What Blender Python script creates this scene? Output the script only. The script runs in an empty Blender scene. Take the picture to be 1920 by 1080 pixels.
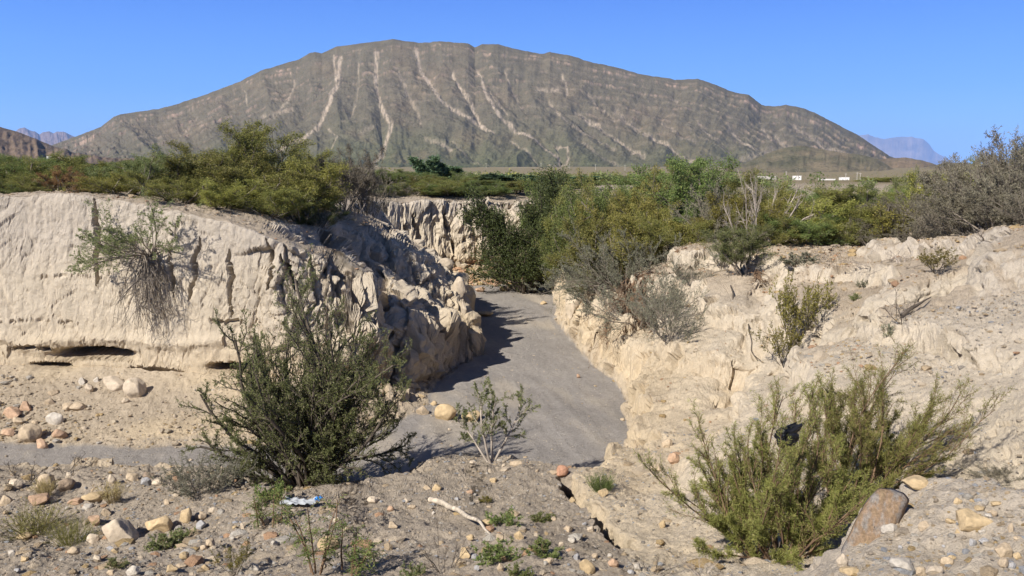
import bpy, math, random
import numpy as np
R = math.radians
# ------------------------------------------------------------------ camera, light, exposure
C = bpy.context.scene.collection
scn = bpy.context.scene
F = 1663.0                      # focal length in photo pixels (1920 wide)
HORIZON = 330.0
PITCH = math.atan((540 - HORIZON) / F)
EYE = np.array([0.0, 0.0, 5.0])
cam_d = bpy.data.cameras.new('camera')
cam = bpy.data.objects.new('camera', cam_d); C.objects.link(cam)
cam_d.sensor_width = 36; cam_d.lens = 36 * F / 1920
cam_d.clip_start = 0.05; cam_d.clip_end = 60000
cam.location = EYE; cam.rotation_euler = (math.pi / 2 - PITCH, 0, 0)
scn.camera = cam

SUN_AZ = R(40)                  # the sun stands behind the camera, this far to the left
SUN_EL = R(37)
world = bpy.data.worlds.new('World'); scn.world = world; world.use_nodes = True
wn = world.node_tree.nodes; wl = world.node_tree.links
bg = wn['Background']
sky = wn.new('ShaderNodeTexSky'); sky.sky_type = 'NISHITA'; sky.sun_disc = False
sky.sun_elevation = SUN_EL; sky.sun_rotation = math.pi + SUN_AZ
sky.altitude = 1200; sky.air_density = 1.25; sky.dust_density = 0.1; sky.ozone_density = 3.0
tc = wn.new('ShaderNodeTexCoord'); sx_ = wn.new('ShaderNodeSeparateXYZ'); wl.new(tc.outputs['Generated'], sx_.inputs[0])
ra = wn.new('ShaderNodeValToRGB'); wl.new(sx_.outputs['Z'], ra.inputs[0])
ra.color_ramp.elements[0].position = 0.0; ra.color_ramp.elements[0].color = (4.3, 9.6, 16.4, 1)
ra.color_ramp.elements[1].position = .9; ra.color_ramp.elements[1].color = (.2, .5, 1.6, 1)
e_ = ra.color_ramp.elements.new(.09); e_.color = (2.05, 6.3, 15.6, 1)
e_ = ra.color_ramp.elements.new(.2); e_.color = (.95, 3.6, 13.6, 1)
e_ = ra.color_ramp.elements.new(.4); e_.color = (.5, 1.2, 3.6, 1)
mx_ = wn.new('ShaderNodeMix'); mx_.data_type = 'RGBA'; mx_.inputs[0].default_value = .9
wl.new(sky.outputs[0], mx_.inputs[6]); wl.new(ra.outputs[0], mx_.inputs[7]); wl.new(mx_.outputs[2], bg.inputs[0])
bg.inputs[1].default_value = 0.05
sun_d = bpy.data.lights.new('sun', 'SUN'); sun_d.energy = 5.0; sun_d.angle = R(0.5); sun_d.color = (1, .94, .85)
sun = bpy.data.objects.new('sun', sun_d); C.objects.link(sun)
sun.rotation_euler = (math.pi / 2 - SUN_EL, 0, -SUN_AZ)
scn.view_settings.view_transform = 'Standard'; scn.view_settings.look = 'None'
scn.view_settings.gamma = 1; scn.view_settings.exposure = 0.62
try:
    scn.cycles.max_bounces = 5; scn.cycles.diffuse_bounces = 3; scn.cycles.volume_bounces = 0
    scn.cycles.transparent_max_bounces = 8
except Exception:
    pass

# ------------------------------------------------------------------ helpers
def ray(u, v):
    a = (np.asarray(u, float) - 960) / F; b = (540 - np.asarray(v, float)) / F
    cp, sp = math.cos(PITCH), math.sin(PITCH)
    return np.stack([a, cp + b * sp, -sp + b * cp], -1)
def W(u, v, z=0.0):              # pixel -> plan point on the level z
    d = ray(u, v); t = (z - EYE[2]) / d[2]
    return (d[0] * t, d[1] * t)
def WD(u, v, D):                 # pixel + horizontal depth -> point
    d = ray(u, v); t = D / d[1]
    return EYE + d * t
def project(P):
    x = P[..., 0]; y = P[..., 1]; z = P[..., 2] - EYE[2]
    cp, sp = math.cos(PITCH), math.sin(PITCH)
    dep = y * cp - z * sp; up = y * sp + z * cp
    dep = np.where(dep < .05, .05, dep)
    return 960 + F * x / dep, 540 - F * up / dep

def _h(ix, iy, iz, seed):
    n = (ix * np.int64(374761393) + iy * np.int64(668265263) + iz * np.int64(2147483647 // 3) + np.int64(seed * 974711)) & 0xffffffff
    n = ((n ^ (n >> 13)) * 1274126177) & 0xffffffff
    n = ((n ^ (n >> 16)) * 668265263) & 0xffffffff
    return ((n ^ (n >> 15)) & 0xffff).astype(np.float32) * np.float32(2 / 65535.) - 1
def vnoise(x, y, z=None, seed=0):
    x = np.asarray(x, np.float32); y = np.asarray(y, np.float32)
    fx = np.floor(x); fy = np.floor(y); tx = x - fx; ty = y - fy
    ix = fx.astype(np.int64); iy = fy.astype(np.int64)
    sx = tx * tx * (3 - 2 * tx); sy = ty * ty * (3 - 2 * ty)
    def lay(iz):
        a = _h(ix, iy, iz, seed); b = _h(ix + 1, iy, iz, seed); c = _h(ix, iy + 1, iz, seed); d = _h(ix + 1, iy + 1, iz, seed)
        return (a + (b - a) * sx) * (1 - sy) + (c + (d - c) * sx) * sy
    if z is None:
        return lay(np.zeros_like(ix))
    z = np.asarray(z, np.float32); fz = np.floor(z); tz = z - fz; iz = fz.astype(np.int64); sz = tz * tz * (3 - 2 * tz)
    return lay(iz) * (1 - sz) + lay(iz + 1) * sz
def fbm(x, y, z=None, o=4, seed=0, g=.5):
    s = 0; a = 1.; t = 0; f = 1.
    for k in range(o):
        s = s + a * vnoise(x * f + 17.3 * k, y * f + 9.1 * k, None if z is None else z * f + 5.7 * k, seed + k); t += a; a *= g; f *= 2.03
    return s / t
def ridged(x, y, z=None, o=3, seed=0):
    s = 0; a = 1.; t = 0; f = 1.
    for k in range(o):
        s = s + a * (1 - 2 * np.abs(vnoise(x * f + 3.3 * k, y * f + 7.1 * k, None if z is None else z * f + 2.7 * k, seed + k))); t += a; a *= .5; f *= 2.07
    return s / t
def blocks(x, y, z, seed=0):
    # crumbled blocks: every cell is a tilted facet; also how near the joint between two cells is
    fx, fy, fz = np.floor(x), np.floor(y), np.floor(z); ix, iy, iz = fx.astype(np.int64), fy.astype(np.int64), fz.astype(np.int64)
    d1 = np.full(x.shape, 9., np.float32); d2 = d1.copy(); val = np.zeros_like(d1)
    for a in (-1, 0, 1):
        for b in (-1, 0, 1):
            for c in (-1, 0, 1):
                jx, jy, jz = ix + a, iy + b, iz + c
                h1 = _h(jx, jy, jz, seed); h2 = _h(jx, jy, jz, seed + 1); h3 = _h(jx, jy, jz, seed + 2)
                dx = x - (jx + .5 + .45 * h1); dy = y - (jy + .5 + .45 * h2); dz = z - (jz + .5 + .45 * h3)
                d = np.sqrt(dx * dx + dy * dy + dz * dz).astype(np.float32)
                near = d < d1
                d2 = np.where(near, d1, np.minimum(d2, d)); d1 = np.where(near, d, d1)
                h4 = _h(jx, jy, jz, seed + 3)
                val = np.where(near, h4 * .6 + (h1 * dx * .9 + h2 * dy * .9 + h3 * dz * .7), val)
    return val.astype(np.float32), d2 - d1
def sstep(a, b, x):
    t = np.clip((x - a) / (b - a), 0, 1); return t * t * (3 - 2 * t)
def segdist(x, y, poly, closed=False):
    n = len(poly); best = np.full(np.shape(x), 1e9, np.float32); tt = np.zeros(np.shape(x), np.float32)
    for k in range(n if closed else n - 1):
        ax, ay = poly[k][:2]; bx, by = poly[(k + 1) % n][:2]
        dx, dy = bx - ax, by - ay; l2 = dx * dx + dy * dy + 1e-9
        t = np.clip(((x - ax) * dx + (y - ay) * dy) / l2, 0, 1)
        d = (x - ax - t * dx) ** 2 + (y - ay - t * dy) ** 2
        m = d < best; best = np.where(m, d, best)
        if not closed: tt = np.where(m, (k + t) / max(1, n - 1), tt)
    return np.sqrt(best), tt
def inside(x, y, poly):
    c = np.zeros(np.shape(x), bool); n = len(poly)
    for k in range(n):
        ax, ay = poly[k]; bx, by = poly[(k + 1) % n]
        if ay == by: continue
        c ^= ((ay > y) != (by > y)) & (x < (bx - ax) * (y - ay) / (by - ay) + ax)
    return c
def sdf(x, y, poly):
    d, _ = segdist(x, y, poly, True)
    return np.where(inside(x, y, poly), d, -d)
class RBF:
    def __init__(s, pts, c=1.0):
        P = np.array(pts, float); s.p = P[:, :2]; s.c = c; n = len(P)
        A = np.zeros((n + 1, n + 1))
        A[:n, :n] = -np.sqrt(((s.p[:, None] - s.p[None]) ** 2).sum(-1) + c * c); A[:n, n] = 1; A[n, :n] = 1
        A[:n, :n] += np.eye(n) * 1e-3
        s.w = np.linalg.solve(A, np.append(P[:, 2], 0))
    def __call__(s, x, y):
        o = np.full(np.shape(x), s.w[-1], np.float32)
        for (px, py), w in zip(s.p, s.w[:-1]):
            o -= np.float32(w) * np.sqrt((x - np.float32(px)) ** 2 + (y - np.float32(py)) ** 2 + np.float32(s.c ** 2))
        return o
def smin(a, b, k):
    h = np.clip(.5 + .5 * (b - a) / k, 0, 1); return b + (a - b) * h - k * h * (1 - h)
def smax(a, b, k): return -smin(-a, -b, k)

def mk_mesh(name, V, Fc, smooth=True, attrs=None, mats=None, mat_idx=None):
    me = bpy.data.meshes.new(name)
    V = np.ascontiguousarray(V, np.float32); Fc = np.ascontiguousarray(Fc, np.int32)
    n, k = Fc.shape
    me.vertices.add(len(V)); me.vertices.foreach_set('co', V.ravel())
    me.loops.add(n * k); me.loops.foreach_set('vertex_index', Fc.ravel())
    me.polygons.add(n); me.polygons.foreach_set('loop_start', np.arange(0, n * k, k, dtype=np.int32))
    try: me.polygons.foreach_set('loop_total', np.full(n, k, np.int32))
    except Exception: pass
    me.polygons.foreach_set('use_smooth', np.full(n, smooth, bool))
    for an, (ty, dat) in (attrs or {}).items():
        a = me.attributes.new(an, ty, 'POINT')
        a.data.foreach_set('color' if 'COLOR' in ty else 'value', np.ascontiguousarray(dat, np.float32).ravel())
    for m in (mats or []): me.materials.append(m)
    if mat_idx is not None: me.polygons.foreach_set('material_index', np.ascontiguousarray(mat_idx, np.int32))
    me.update(calc_edges=True)
    return me
def link(name, me, parent=None):
    o = bpy.data.objects.new(name, me); C.objects.link(o)
    if parent is not None: o.parent = parent
    return o
def tag(o, label=None, cat=None, group=None, kind=None):
    if label: o['label'] = label
    if cat: o['category'] = cat
    if group: o['group'] = group
    if kind: o['kind'] = kind
    return o
def empty(name, loc=(0, 0, 0)):
    o = bpy.data.objects.new(name, None); C.objects.link(o); o.location = loc; o.empty_display_size = .2; return o

def new_mat(name):
    m = bpy.data.materials.new(name); m.use_nodes = True
    nt = m.node_tree; b = nt.nodes['Principled BSDF']
    b.inputs['Roughness'].default_value = .9
    b.inputs['Specular IOR Level'].default_value = .15
    return m, nt, b
def N(nt, t, **kw):
    n = nt.nodes.new(t)
    for k, v in kw.items():
        if k in n.inputs: n.inputs[k].default_value = v
        else: setattr(n, k, v)
    return n

# ------------------------------------------------------------------ ground: plan lines and heights
FOOT_L = [(-90, 14.5), W(-500, 822), W(-200, 826), W(0, 832), W(100, 836), W(300, 840), W(420, 842), W(560, 832), W(690, 812), W(755, 782),
          W(800, 752), W(832, 716), W(862, 690), W(880, 650), W(888, 620), W(880, 592), W(876, 576), (-2.0, 33.2), (-4.2, 34.8), (-5.4, 37.0), (-5.0, 39.6), (-3.2, 40.6), (-1.0, 41.0), (1.2, 41.2), (3.4, 41.6), (8, 43.5), (16, 46), (30, 50), (90, 62), (400, 90), (3000, 300), (3000, 4000), (-3000, 4000), (-3000, 300), (-400, 20)]
def FP(u, D): return ((u - 960) / F * D, D)
FOOT_R = [(2500, 200), (300, 70), (90, 57), (30, 45), (16, 41.5), (8, 40), (4, 39.5), W(1030, 545), W(1045, 600), W(1068, 640), W(1112, 685), W(1152, 712), W(1178, 760),
          W(1178, 830), W(1168, 862), W(1140, 893), FP(1112, 12.75), FP(1075, 12.95), FP(1050, 13.2), FP(985, 13.62), FP(920, 13.75), FP(830, 13.65), FP(690, 13.45),
          FP(600, 13.4), FP(480, 13.5), W(380, 898), W(200, 890), W(0, 882), W(-300, 880), (-90, 12.6), (-400, -200), (2500, -200)]
def Z(u, v, D): p = WD(u, v, D); return (p[0], p[1], p[2])
T_L = RBF([Z(-600, 362, 21), Z(-150, 366, 20), Z(0, 366, 19.8), Z(160, 368, 19.7), Z(250, 378, 19.6), Z(330, 392, 19.6), Z(440, 410, 19.4), Z(520, 430, 19.4), Z(600, 452, 20),
           Z(660, 462, 21.2), Z(700, 478, 22), Z(740, 505, 22.5), Z(800, 562, 22.6), Z(838, 610, 22.4), Z(852, 640, 22.2),
           Z(640, 402, 25), Z(700, 408, 26), Z(745, 446, 25.4), Z(800, 486, 25.4), Z(850, 532, 25.8), Z(872, 565, 26.8), (-3.6, 29.5, 2.7), (-2.3, 29.5, 1.7), (-1.6, 30.5, .7),
           (-7, 26, 4.25), (-12, 24, 4.5), (-6.2, 31, 4.0), (-8.0, 37, 4.05), (-7, 44, 4.1), Z(740, 372, 42.5), Z(850, 372, 43.5), Z(925, 369, 44.5), (4, 48, 4.1), (12, 51, 4.1), (30, 56, 4.2), (60, 80, 4.4),
           (-20, 30, 4.7), (-40, 30, 4.7), (-20, 60, 4.5), (0, 70, 4.3), (-60, 70, 4.6)], .6)
T_R = RBF([  # right bank
    Z(1280, 470, 24), Z(1075, 538, 32.5), Z(1110, 545, 29), Z(1160, 545, 26), Z(1200, 515, 25), Z(1150, 470, 33), Z(1150, 610, 22.5), Z(1100, 620, 24.2), Z(1240, 590, 22), Z(1450, 470, 22.5), Z(1600, 468, 23), Z(1750, 458, 21),
    Z(1300, 600, 19.6), Z(1210, 690, 18.6), Z(1250, 640, 19), Z(1330, 540, 21), Z(1420, 520, 20), Z(1560, 520, 18.5), Z(1400, 600, 17.6), Z(1450, 690, 16), Z(1330, 720, 16.2), Z(1500, 590, 17), Z(1620, 560, 16.5),
    Z(1240, 760, 16.3), Z(1300, 800, 14.6), Z(1220, 820, 14.9), Z(1590, 636, 13.2), Z(1700, 592, 13.2), Z(1800, 560, 12.8), Z(1920, 540, 12.3), Z(1920, 452, 14.6), Z(1800, 492, 14.6), Z(1700, 540, 14.6), Z(2100, 420, 14), Z(1850, 440, 17.5),
    Z(1600, 750, 11.4), Z(1500, 740, 12.4), Z(1400, 760, 13.6), Z(1290, 850, 12.6), Z(1200, 865, 13.1), Z(1900, 750, 9.6), Z(1750, 760, 10.3), Z(1850, 880, 8.6), Z(1700, 880, 9.2), Z(2100, 800, 8),
    Z(1550, 900, 9.6), Z(1450, 1030, 8.0), Z(1350, 1000, 8.7), Z(1230, 950, 10), Z(1280, 900, 11), Z(1200, 1060, 7.7), Z(1150, 920, 11.3), Z(1140, 885, 12.6), Z(1550, 1080, 6.4), (3.2, 5.6, 1.9), (4.4, 6.6, 1.85),
    # foreground mound
    Z(690, 884, 13.1), Z(600, 892, 12.9), Z(820, 874, 13.3), Z(920, 869, 13.4), Z(985, 871, 13.3), Z(1050, 884, 12.7), Z(1075, 915, 11.7), Z(1060, 930, 11.3), Z(800, 950, 10.8), Z(950, 1000, 9), Z(700, 1000, 9.2), Z(300, 950, 11.7), Z(300, 1020, 9.9), Z(480, 950, 11),
    Z(100, 900, 13.5), Z(100, 960, 12.0), Z(0, 1000, 11.1), Z(-300, 900, 13.3), Z(0, 1080, 8.8), Z(-300, 1080, 9), Z(500, 1080, 7.6), Z(900, 1080, 6.6), Z(1120, 1060, 7.0), Z(1140, 990, 9), Z(1115, 940, 10.7), Z(1160, 985, 9.4), Z(1195, 1020, 8.6), Z(1170, 930, 10.9),
    (-2, 4, 2.7), (0, 4.3, 2.5), (1.1, 4.8, 2.25), (-5, 4, 2.3), (0, 1.5, 3.35), (0, -6, 3.6), (-12, 2, 2.5), (-20, 8, 1.2), (-14, -10, 3.6), (12, -8, 3.8),
    # gravel hump beside the camera
    Z(1590, 1050, 4.2), Z(1625, 1000, 4.6), Z(1700, 915, 5.1), Z(1790, 922, 5.0), Z(1920, 955, 4.7), Z(1920, 1080, 3.3), Z(1620, 1080, 3.7), Z(1750, 1010, 4.0), Z(2100, 980, 4.5), (1.6, 2.2, 3.4), (2.6, 5.7, 2.4), (3.6, 5.8, 2.4), (1.7, 5.0, 2.15), (4.6, 5.9, 2.4),
    (30, 20, 4.6), (20, 15, 4.4), (30, 35, 4.0), (14, 27, 3.6), (9, 33, 3.3), (14, 36, 3.5), (30, 42, 4.0), (60, 50, 4.4), (60, 10, 4.8)], .45)
TALUS = RBF([(-30, 18, 3.6), (-14, 18, 3.5), (-9, 18, 3.4), (-6, 18, 2.8), (-4.2, 18.5, 2.0), (-3.0, 20, .75), (-2, 21.5, .15), (-1, 24, .1), (-1.2, 28, .3), (-2.4, 32, .3), (-5.5, 35, .5), (-5.6, 38, 1.0), (-3, 42, 1.6), (0, 42, 2.0), (6, 45, 1.5), (30, 52, 1.5)], .6)
CARVE = [  # plan line, depth, half width
    ([W(1058, 918, .7), W(1085, 948, .85), W(1120, 985, 1.0), W(1168, 1024, 1.2)], .85, .065),
    ([W(1120, 985, 1.0), W(1128, 1012, 1.1)], .6, .04),
    ([W(1478, 705, 1.5), W(1530, 665, 2.0), W(1600, 628, 2.4), W(1700, 590, 2.8), W(1800, 540, 3.2)], .8, .26),
    ([Z(680, 440, 23.0), Z(745, 490, 23.7), Z(800, 540, 24.0), Z(845, 600, 24.1), Z(880, 650, 24.2)], 1.7, .55), ([Z(680, 490, 21.6), Z(706, 560, 20.9), Z(728, 640, 20.5), Z(742, 700, 20.0)], 1.9, .36),
    ([Z(560, 450, 19.9), Z(600, 480, 20.5), Z(680, 520, 21), Z(720, 600, 21)], .5, .4),
    ([Z(1440, 520, 20), Z(1400, 640, 17), Z(1370, 740, 15.6)], .25, .35),
]
def plain_z(r):
    return 4.45 - 4.1 * sstep(120, 540, r) + 25.5 * np.clip((r - 640) / 1750., 0, None) ** 1.4
def height(x, y):
    r = np.sqrt(x * x + y * y)
    near = sstep(120, 45, r)
    wob = fbm(x * .33, y * .33, o=2, seed=11)
    flute = fbm(x * .75, y * .75, o=4, seed=5, g=.6) * (.75 + .8 * vnoise(x * .25, y * .25, seed=15))
    spur = sstep(-5.5, -2.8, x) * (y > 14)
    # left bank
    dl = sdf(x, y, FOOT_L)
    dl2 = dl + near * (.22 * wob + flute * (.10 + .28 * spur * (1 - .65 * sstep(36, 39, y))) + (.015 + .06 * spur) * vnoise(x * 3.3, y * 3.3, seed=78) + (.008 + .03 * spur) * vnoise(x * 9, y * 9, seed=79))
    tal = np.clip(TALUS(x, y), .08, 4)
    tl = T_L(x, y)
    lump = fbm(x * .9, y * .9, o=4, seed=21)
    tl = tl + near * lump * .10
    talz = .80 * np.clip(dl2 / tal, 0, 1) ** 1.35 * np.clip(tal / 1.5, .15, 1) + .05 * lump * sstep(0, .5, dl2)
    over = dl2 - tal
    face = talz + np.clip(over, 0, None) * (9.0 - 4.5 * spur * sstep(31, 34, y) * 0)
    hl = smin(face, tl, .22)
    hl = np.where(dl2 > 0, hl, -1 + 0 * hl)
    # right bank and foreground
    dr = sdf(x, y, FOOT_R) + near * (.16 * wob + .10 * flute * sstep(15, 17, y) + .05 * flute + .06 * vnoise(x * 3.3, y * 3.3, seed=78) + .04 * vnoise(x * 9, y * 9, seed=79))
    tr = T_R(x, y) + near * (.13 * fbm(x * .9, y * .9, o=6, seed=31, g=.6) + .16 * fbm(x * .8, y * .8, o=4, seed=33) * sstep(14, 17, y) - .10 * sstep(12, 14, y + .6 * x) * sstep(1, 3, x) * np.clip(ridged((x + y) * .55, (x - y) * .22, o=3, seed=35), 0, 1))
    fr = np.clip(dr, 0, None) * 2.7
    hr = np.where(dr > 0, smin(fr, tr, .12), -1)
    fq = hr / .8 + .55 * fbm(x * .35, y * .35, o=2, seed=301) + .12 * vnoise(x * 1.7, y * 1.7, seed=303); fq = fq - np.floor(fq)
    hr = hr + np.where((hr > .15) & (y > 9.5), .36 * (sstep(.40, .60, fq) - fq) * sstep(9.5, 12, y) * sstep(.15, .5, hr) * sstep(50, 40, r), 0)
    bed = .03 * wob + .02 * fbm(x * .8 + y * .3, y * .5, o=3, seed=41) + .012 * near * fbm(x * 5, y * 5, o=2, seed=43)
    h = np.maximum(bed, np.maximum(hl, hr))
    for line, dep, w in CARVE:
        dd, t = segdist(x + .07 * vnoise(x * 3.1, y * 3.1, seed=311) * near, y + .05 * vnoise(x * 3.1, y * 3.1, seed=312) * near, line)
        h = h - dep * np.exp(-(dd / w) ** 2) * np.clip(1.15 - .3 * vnoise(x * 2, y * 2, seed=3), 0, 2) * np.where(h > .25, 1, 0)
    far = sstep(48, 85, r) * (y > 0)
    pz = plain_z(r) + .35 * fbm(x * .03, y * .03, o=3, seed=51)
    h = h * (1 - far) + pz * far
    cls = np.where(hl >= np.maximum(bed, hr), 1, np.where(hr > bed, 2, 0)) 
    return h.astype(np.float32), cls, dl2 - tal

azf = np.linspace(R(-32.5), R(32.5), 1300)
az = np.concatenate([np.linspace(R(-180), R(-48), 50), np.linspace(R(-46), R(-32.6), 60), azf, np.linspace(R(32.6), R(46), 60), np.linspace(R(48), R(180), 50)])
rr = [.3]
while rr[-1] < 2700:
    rr.append(rr[-1] + max(.008, rr[-1] * (.0013 if rr[-1] < 48 else .008)))
rr = np.array(rr, np.float32)
ROWS = 1040
NC = len(az)
PX = np.zeros((NC, ROWS), np.float32); PY = PX.copy(); PZ = PX.copy(); CL = np.zeros((NC, ROWS), np.int8); OV = PX.copy()
HH = np.zeros((NC, len(rr)), np.float32); CC = np.zeros((NC, len(rr)), np.int8); OO = HH.copy()
for s in range(0, NC, 190):
    a = az[s:s + 190, None]
    HH[s:s + 190], CC[s:s + 190], OO[s:s + 190] = height((np.sin(a) * rr[None]).astype(np.float32), (np.cos(a) * rr[None]).astype(np.float32))
dr_ = np.diff(rr)[None]; rm = np.maximum(rr[1:], 2.5)[None]
ww = (np.sqrt((dr_ * (np.abs(5 - HH[:, 1:]) / np.maximum(rr[1:], 4.)[None] * .8 + .03)) ** 2 + np.diff(HH, axis=1) ** 2) / rm * np.where(rr[1:] < 2.6, .2, 1)[None] + dr_ / rm * .012).astype(np.float32)
def boxblur(a, k):               # along the columns, so that rows of neighbouring columns stay together
    c = np.cumsum(np.concatenate([np.repeat(a[:1], k + 1, 0), a, np.repeat(a[-1:], k, 0)], 0), axis=0, dtype=np.float64)
    return ((c[2 * k + 1:] - c[:-2 * k - 1]) / (2 * k + 1)).astype(np.float32)
ww = boxblur(boxblur(boxblur(ww, 24), 24), 16)
for i in range(NC):
    cum = np.concatenate([[0], np.cumsum(ww[i], dtype=np.float64)])
    q = np.linspace(0, cum[-1], ROWS)
    ri = np.interp(q, cum, rr); k = np.clip(np.searchsorted(cum, q), 0, len(rr) - 1)
    PX[i] = np.sin(az[i]) * ri; PY[i] = np.cos(az[i]) * ri; PZ[i] = np.interp(ri, rr, HH[i]); CL[i] = CC[i][k]; OV[i] = OO[i][k]
del HH, CC, OO, ww
P = np.stack([PX, PY, PZ], -1)
def normals(P):
    du = np.gradient(P, axis=0); dv = np.gradient(P, axis=1)
    n = np.cross(dv, du); n = n / (np.linalg.norm(n, axis=-1, keepdims=True) + 1e-9)
    return np.where(n[..., 2:] < 0, -n, n)
def blur(a, k):
    for ax in (0, 1):
        for _ in range(k):
            a = .5 * a + .25 * (np.roll(a, 1, ax) + np.roll(a, -1, ax))
    return a
nr = normals(P); nr = blur(nr, 3); nr /= np.linalg.norm(nr, axis=-1, keepdims=True) + 1e-9
rad = np.sqrt(PX ** 2 + PY ** 2)
steep = sstep(.80, .45, nr[..., 2]) * (CL > 0) * sstep(70, 50, rad)
X, Y, Zc = PX, PY, PZ
up_ = sstep(1.0, 3.5, Zc)
cl_n = (.16 * fbm(X * 1.1, Y * 1.1, Zc * .7, o=3, seed=61) + .10 * ridged(X * 2.6, Y * 2.6, Zc * 1.5, o=3, seed=64) + .05 * fbm(X * 9, Y * 9, Zc * 9, o=3, seed=67)
        - .05 * np.clip(ridged(X * 2.2, Y * 1.0, Zc * 1.1, o=2, seed=69) - .55, 0, 1) * 4 * up_
        + .05 * vnoise(X * .6, Y * .6, Zc * 7, seed=71) * sstep(2.8, .9, Zc))
flat_w = sstep(-5.5, -3.5, X) * .85 + .30
flat_w = np.where(CL == 2, .55, flat_w)
gr_n = .03 * fbm(X * 4, Y * 4, Zc * 4, o=4, seed=81) * (CL > 0) * sstep(60, 40, rad) + .012 * np.clip(vnoise(X * 22, Y * 22, seed=83), 0, 1) * (CL > 0) * sstep(15, 9, rad)
chunk = .22 * np.clip(ridged(X * .75 + .4 * Zc, Y * .75, Zc * .45, o=4, seed=161), -.6, 1) + .08 * np.abs(vnoise(X * 3.1, Y * 3.1, Zc * 2.0, seed=165))
pits = -.035 * sstep(.35, .8, fbm(X * 5, Y * 5, Zc * 3.2, o=3, seed=171)) - .03 * sstep(.5, .85, ridged(X * 3.5, Y * 2.0, Zc * 2.4, o=3, seed=173)) + .02 * fbm(X * 14, Y * 14, Zc * 14, o=2, seed=175)
cl_n = cl_n + pits * 1.5 + chunk * np.where((CL == 1) & (X > -6), sstep(-6, -3.5, X), .25) * sstep(12, 15, Y)
disp = steep * cl_n * flat_w * 1.15 + (1 - steep) * gr_n
bw = sstep(.96, .74, nr[..., 2]) * (CL > 0) * (rad < 60) * (rad > 5.2)
mk = bw > .02
bx_, by_, bz_ = X[mk], Y[mk], Zc[mk]
wx = .35 * fbm(bx_ * 1.2, by_ * 1.2, bz_ * 1.2, o=3, seed=201); wy = .35 * fbm(bx_ * 1.2, by_ * 1.2, bz_ * 1.2, o=3, seed=205)
big, e1 = blocks((bx_ + wx) * 1.25, (by_ + wy) * 1.25, (bz_ + wx) * .75, 210)
sml, e2 = blocks((bx_ + wy) * 3.4, (by_ + wx) * 3.4, (bz_ + wy) * 2.2, 220)
isL = CL[mk] == 1; spr = isL * sstep(-6.2, -4.2, bx_)
amp = np.where(isL, .020 + .22 * spr, .10 * sstep(12.5, 14.5, by_) + .06) * sstep(24, 20, by_ * 0 + 1)
amp2 = np.where(isL, .014 + .055 * spr, .035)
patch = sstep(-.25, .35, fbm(bx_ * .8, by_ * .8, bz_ * .8, o=2, seed=231))
dd_ = big * amp + sml * amp2 * (.3 + patch) - (.08 * spr + .018 + .02 * (~isL)) * sstep(.14, .0, e1) - .022 * patch * sstep(.13, .0, e2)
full = np.zeros_like(X); full[mk] = dd_
disp = disp + bw * full
bedr = (CL == 0) & (rad < 60)
disp = disp + np.where(bedr, .03 * ridged(X * 1.6 + .35 * Y, Y * .3, o=4, seed=241) + .012 * fbm(X * 4, Y * 4, o=3, seed=243), 0)
rough = (CL > 0) & (rad < 30)
disp = disp + np.where(rough, (1 - steep) * (.045 * np.clip(ridged(X * 2.4, Y * 2.4, o=4, seed=251) - .1, 0, 1) + .03 * fbm(X * 8, Y * 8, o=3, seed=253)) * np.where(CL == 2, 1, .7), 0)
# cracks, holes and the undercut, where they show on the cliff faces
U, V = project(P)
PXN = 2.2 * fbm(X * 4.5, Y * 4.5, Zc * 4.5, o=3, seed=291)
def pxline(pts, w):
    d, t = segdist(U + 4 * vnoise(V * .05, U * .0, seed=9) + 3 * vnoise(V * .21, U * .0, seed=19), V, pts)
    d = d + PXN; return np.exp(-np.abs(np.clip(d, 0, None) / (w * (.3 + .7 * np.sin(np.pi * np.clip(t, .02, .98))))) ** 3)
front = np.abs(nr[..., 2]) < .75
CR = [([(176, 372), (180, 440), (183, 530)], 4, .35), ([(430, 470), (432, 520), (434, 590)], 3.2, .3), ([(372, 450), (362, 490), (364, 520), (356, 560)], 3.6, .5),
      ([(318, 470), (322, 520), (330, 560)], 3.5, .35), ([(500, 450), (512, 500), (508, 540)], 3, .4), ([(395, 600), (420, 606), (455, 602)], 1.8, .15), ([(0, 655), (60, 650), (120, 658)], 2.2, .25), ([(0, 605), (70, 600), (160, 608)], 1.5, .07), ([(230, 690), (300, 694), (360, 700)], 3, .25), ([(60, 520), (130, 516), (200, 522)], 1.4, .06), ([(250, 590), (320, 596)], 1.4, .08), ([(528, 478), (546, 520), (560, 548)], 4, .5), ([(583, 478), (590, 520), (596, 560)], 4, .3), ([(622, 462), (636, 520), (640, 560)], 5, .35),
      ([(690, 470), (720, 520), (730, 610), (745, 680)], 9, .4), ([(655, 500), (668, 560), (690, 640)], 7, .35),
      ([(775, 400), (785, 440), (795, 480)], 5, .5), ([(832, 400), (836, 440)], 4, .4), ([(876, 400), (882, 425)], 6, .6), ([(845, 455), (850, 480)], 5, .5), ([(756, 420), (770, 470)], 6, .5),
      ([(720, 385), (728, 400)], 5, .5), ([(905, 380), (915, 450)], 4, .4),
      ([(1500, 620), (1490, 660)], 3, .2), ([(1660, 670), (1668, 710)], 4, .2), ([(1540, 735), (1586, 742), (1588, 756)], 5, .3), ([(1900, 610), (1905, 650), (1925, 680)], 8, .4), ([(1765, 630), (1780, 665), (1840, 655)], 4, .2), ([(1810, 660), (1840, 700), (1860, 720)], 4, .18),
      ([(1270, 722), (1295, 735), (1320, 752)], 4, .3), ([(1140, 690), (1158, 696)], 5, .35), ([(1062, 600), (1070, 603)], 7, .4), ([(1620, 600), (1650, 605)], 3, .15), ([(1700, 640), (1740, 650)], 3, .14)]
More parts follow.
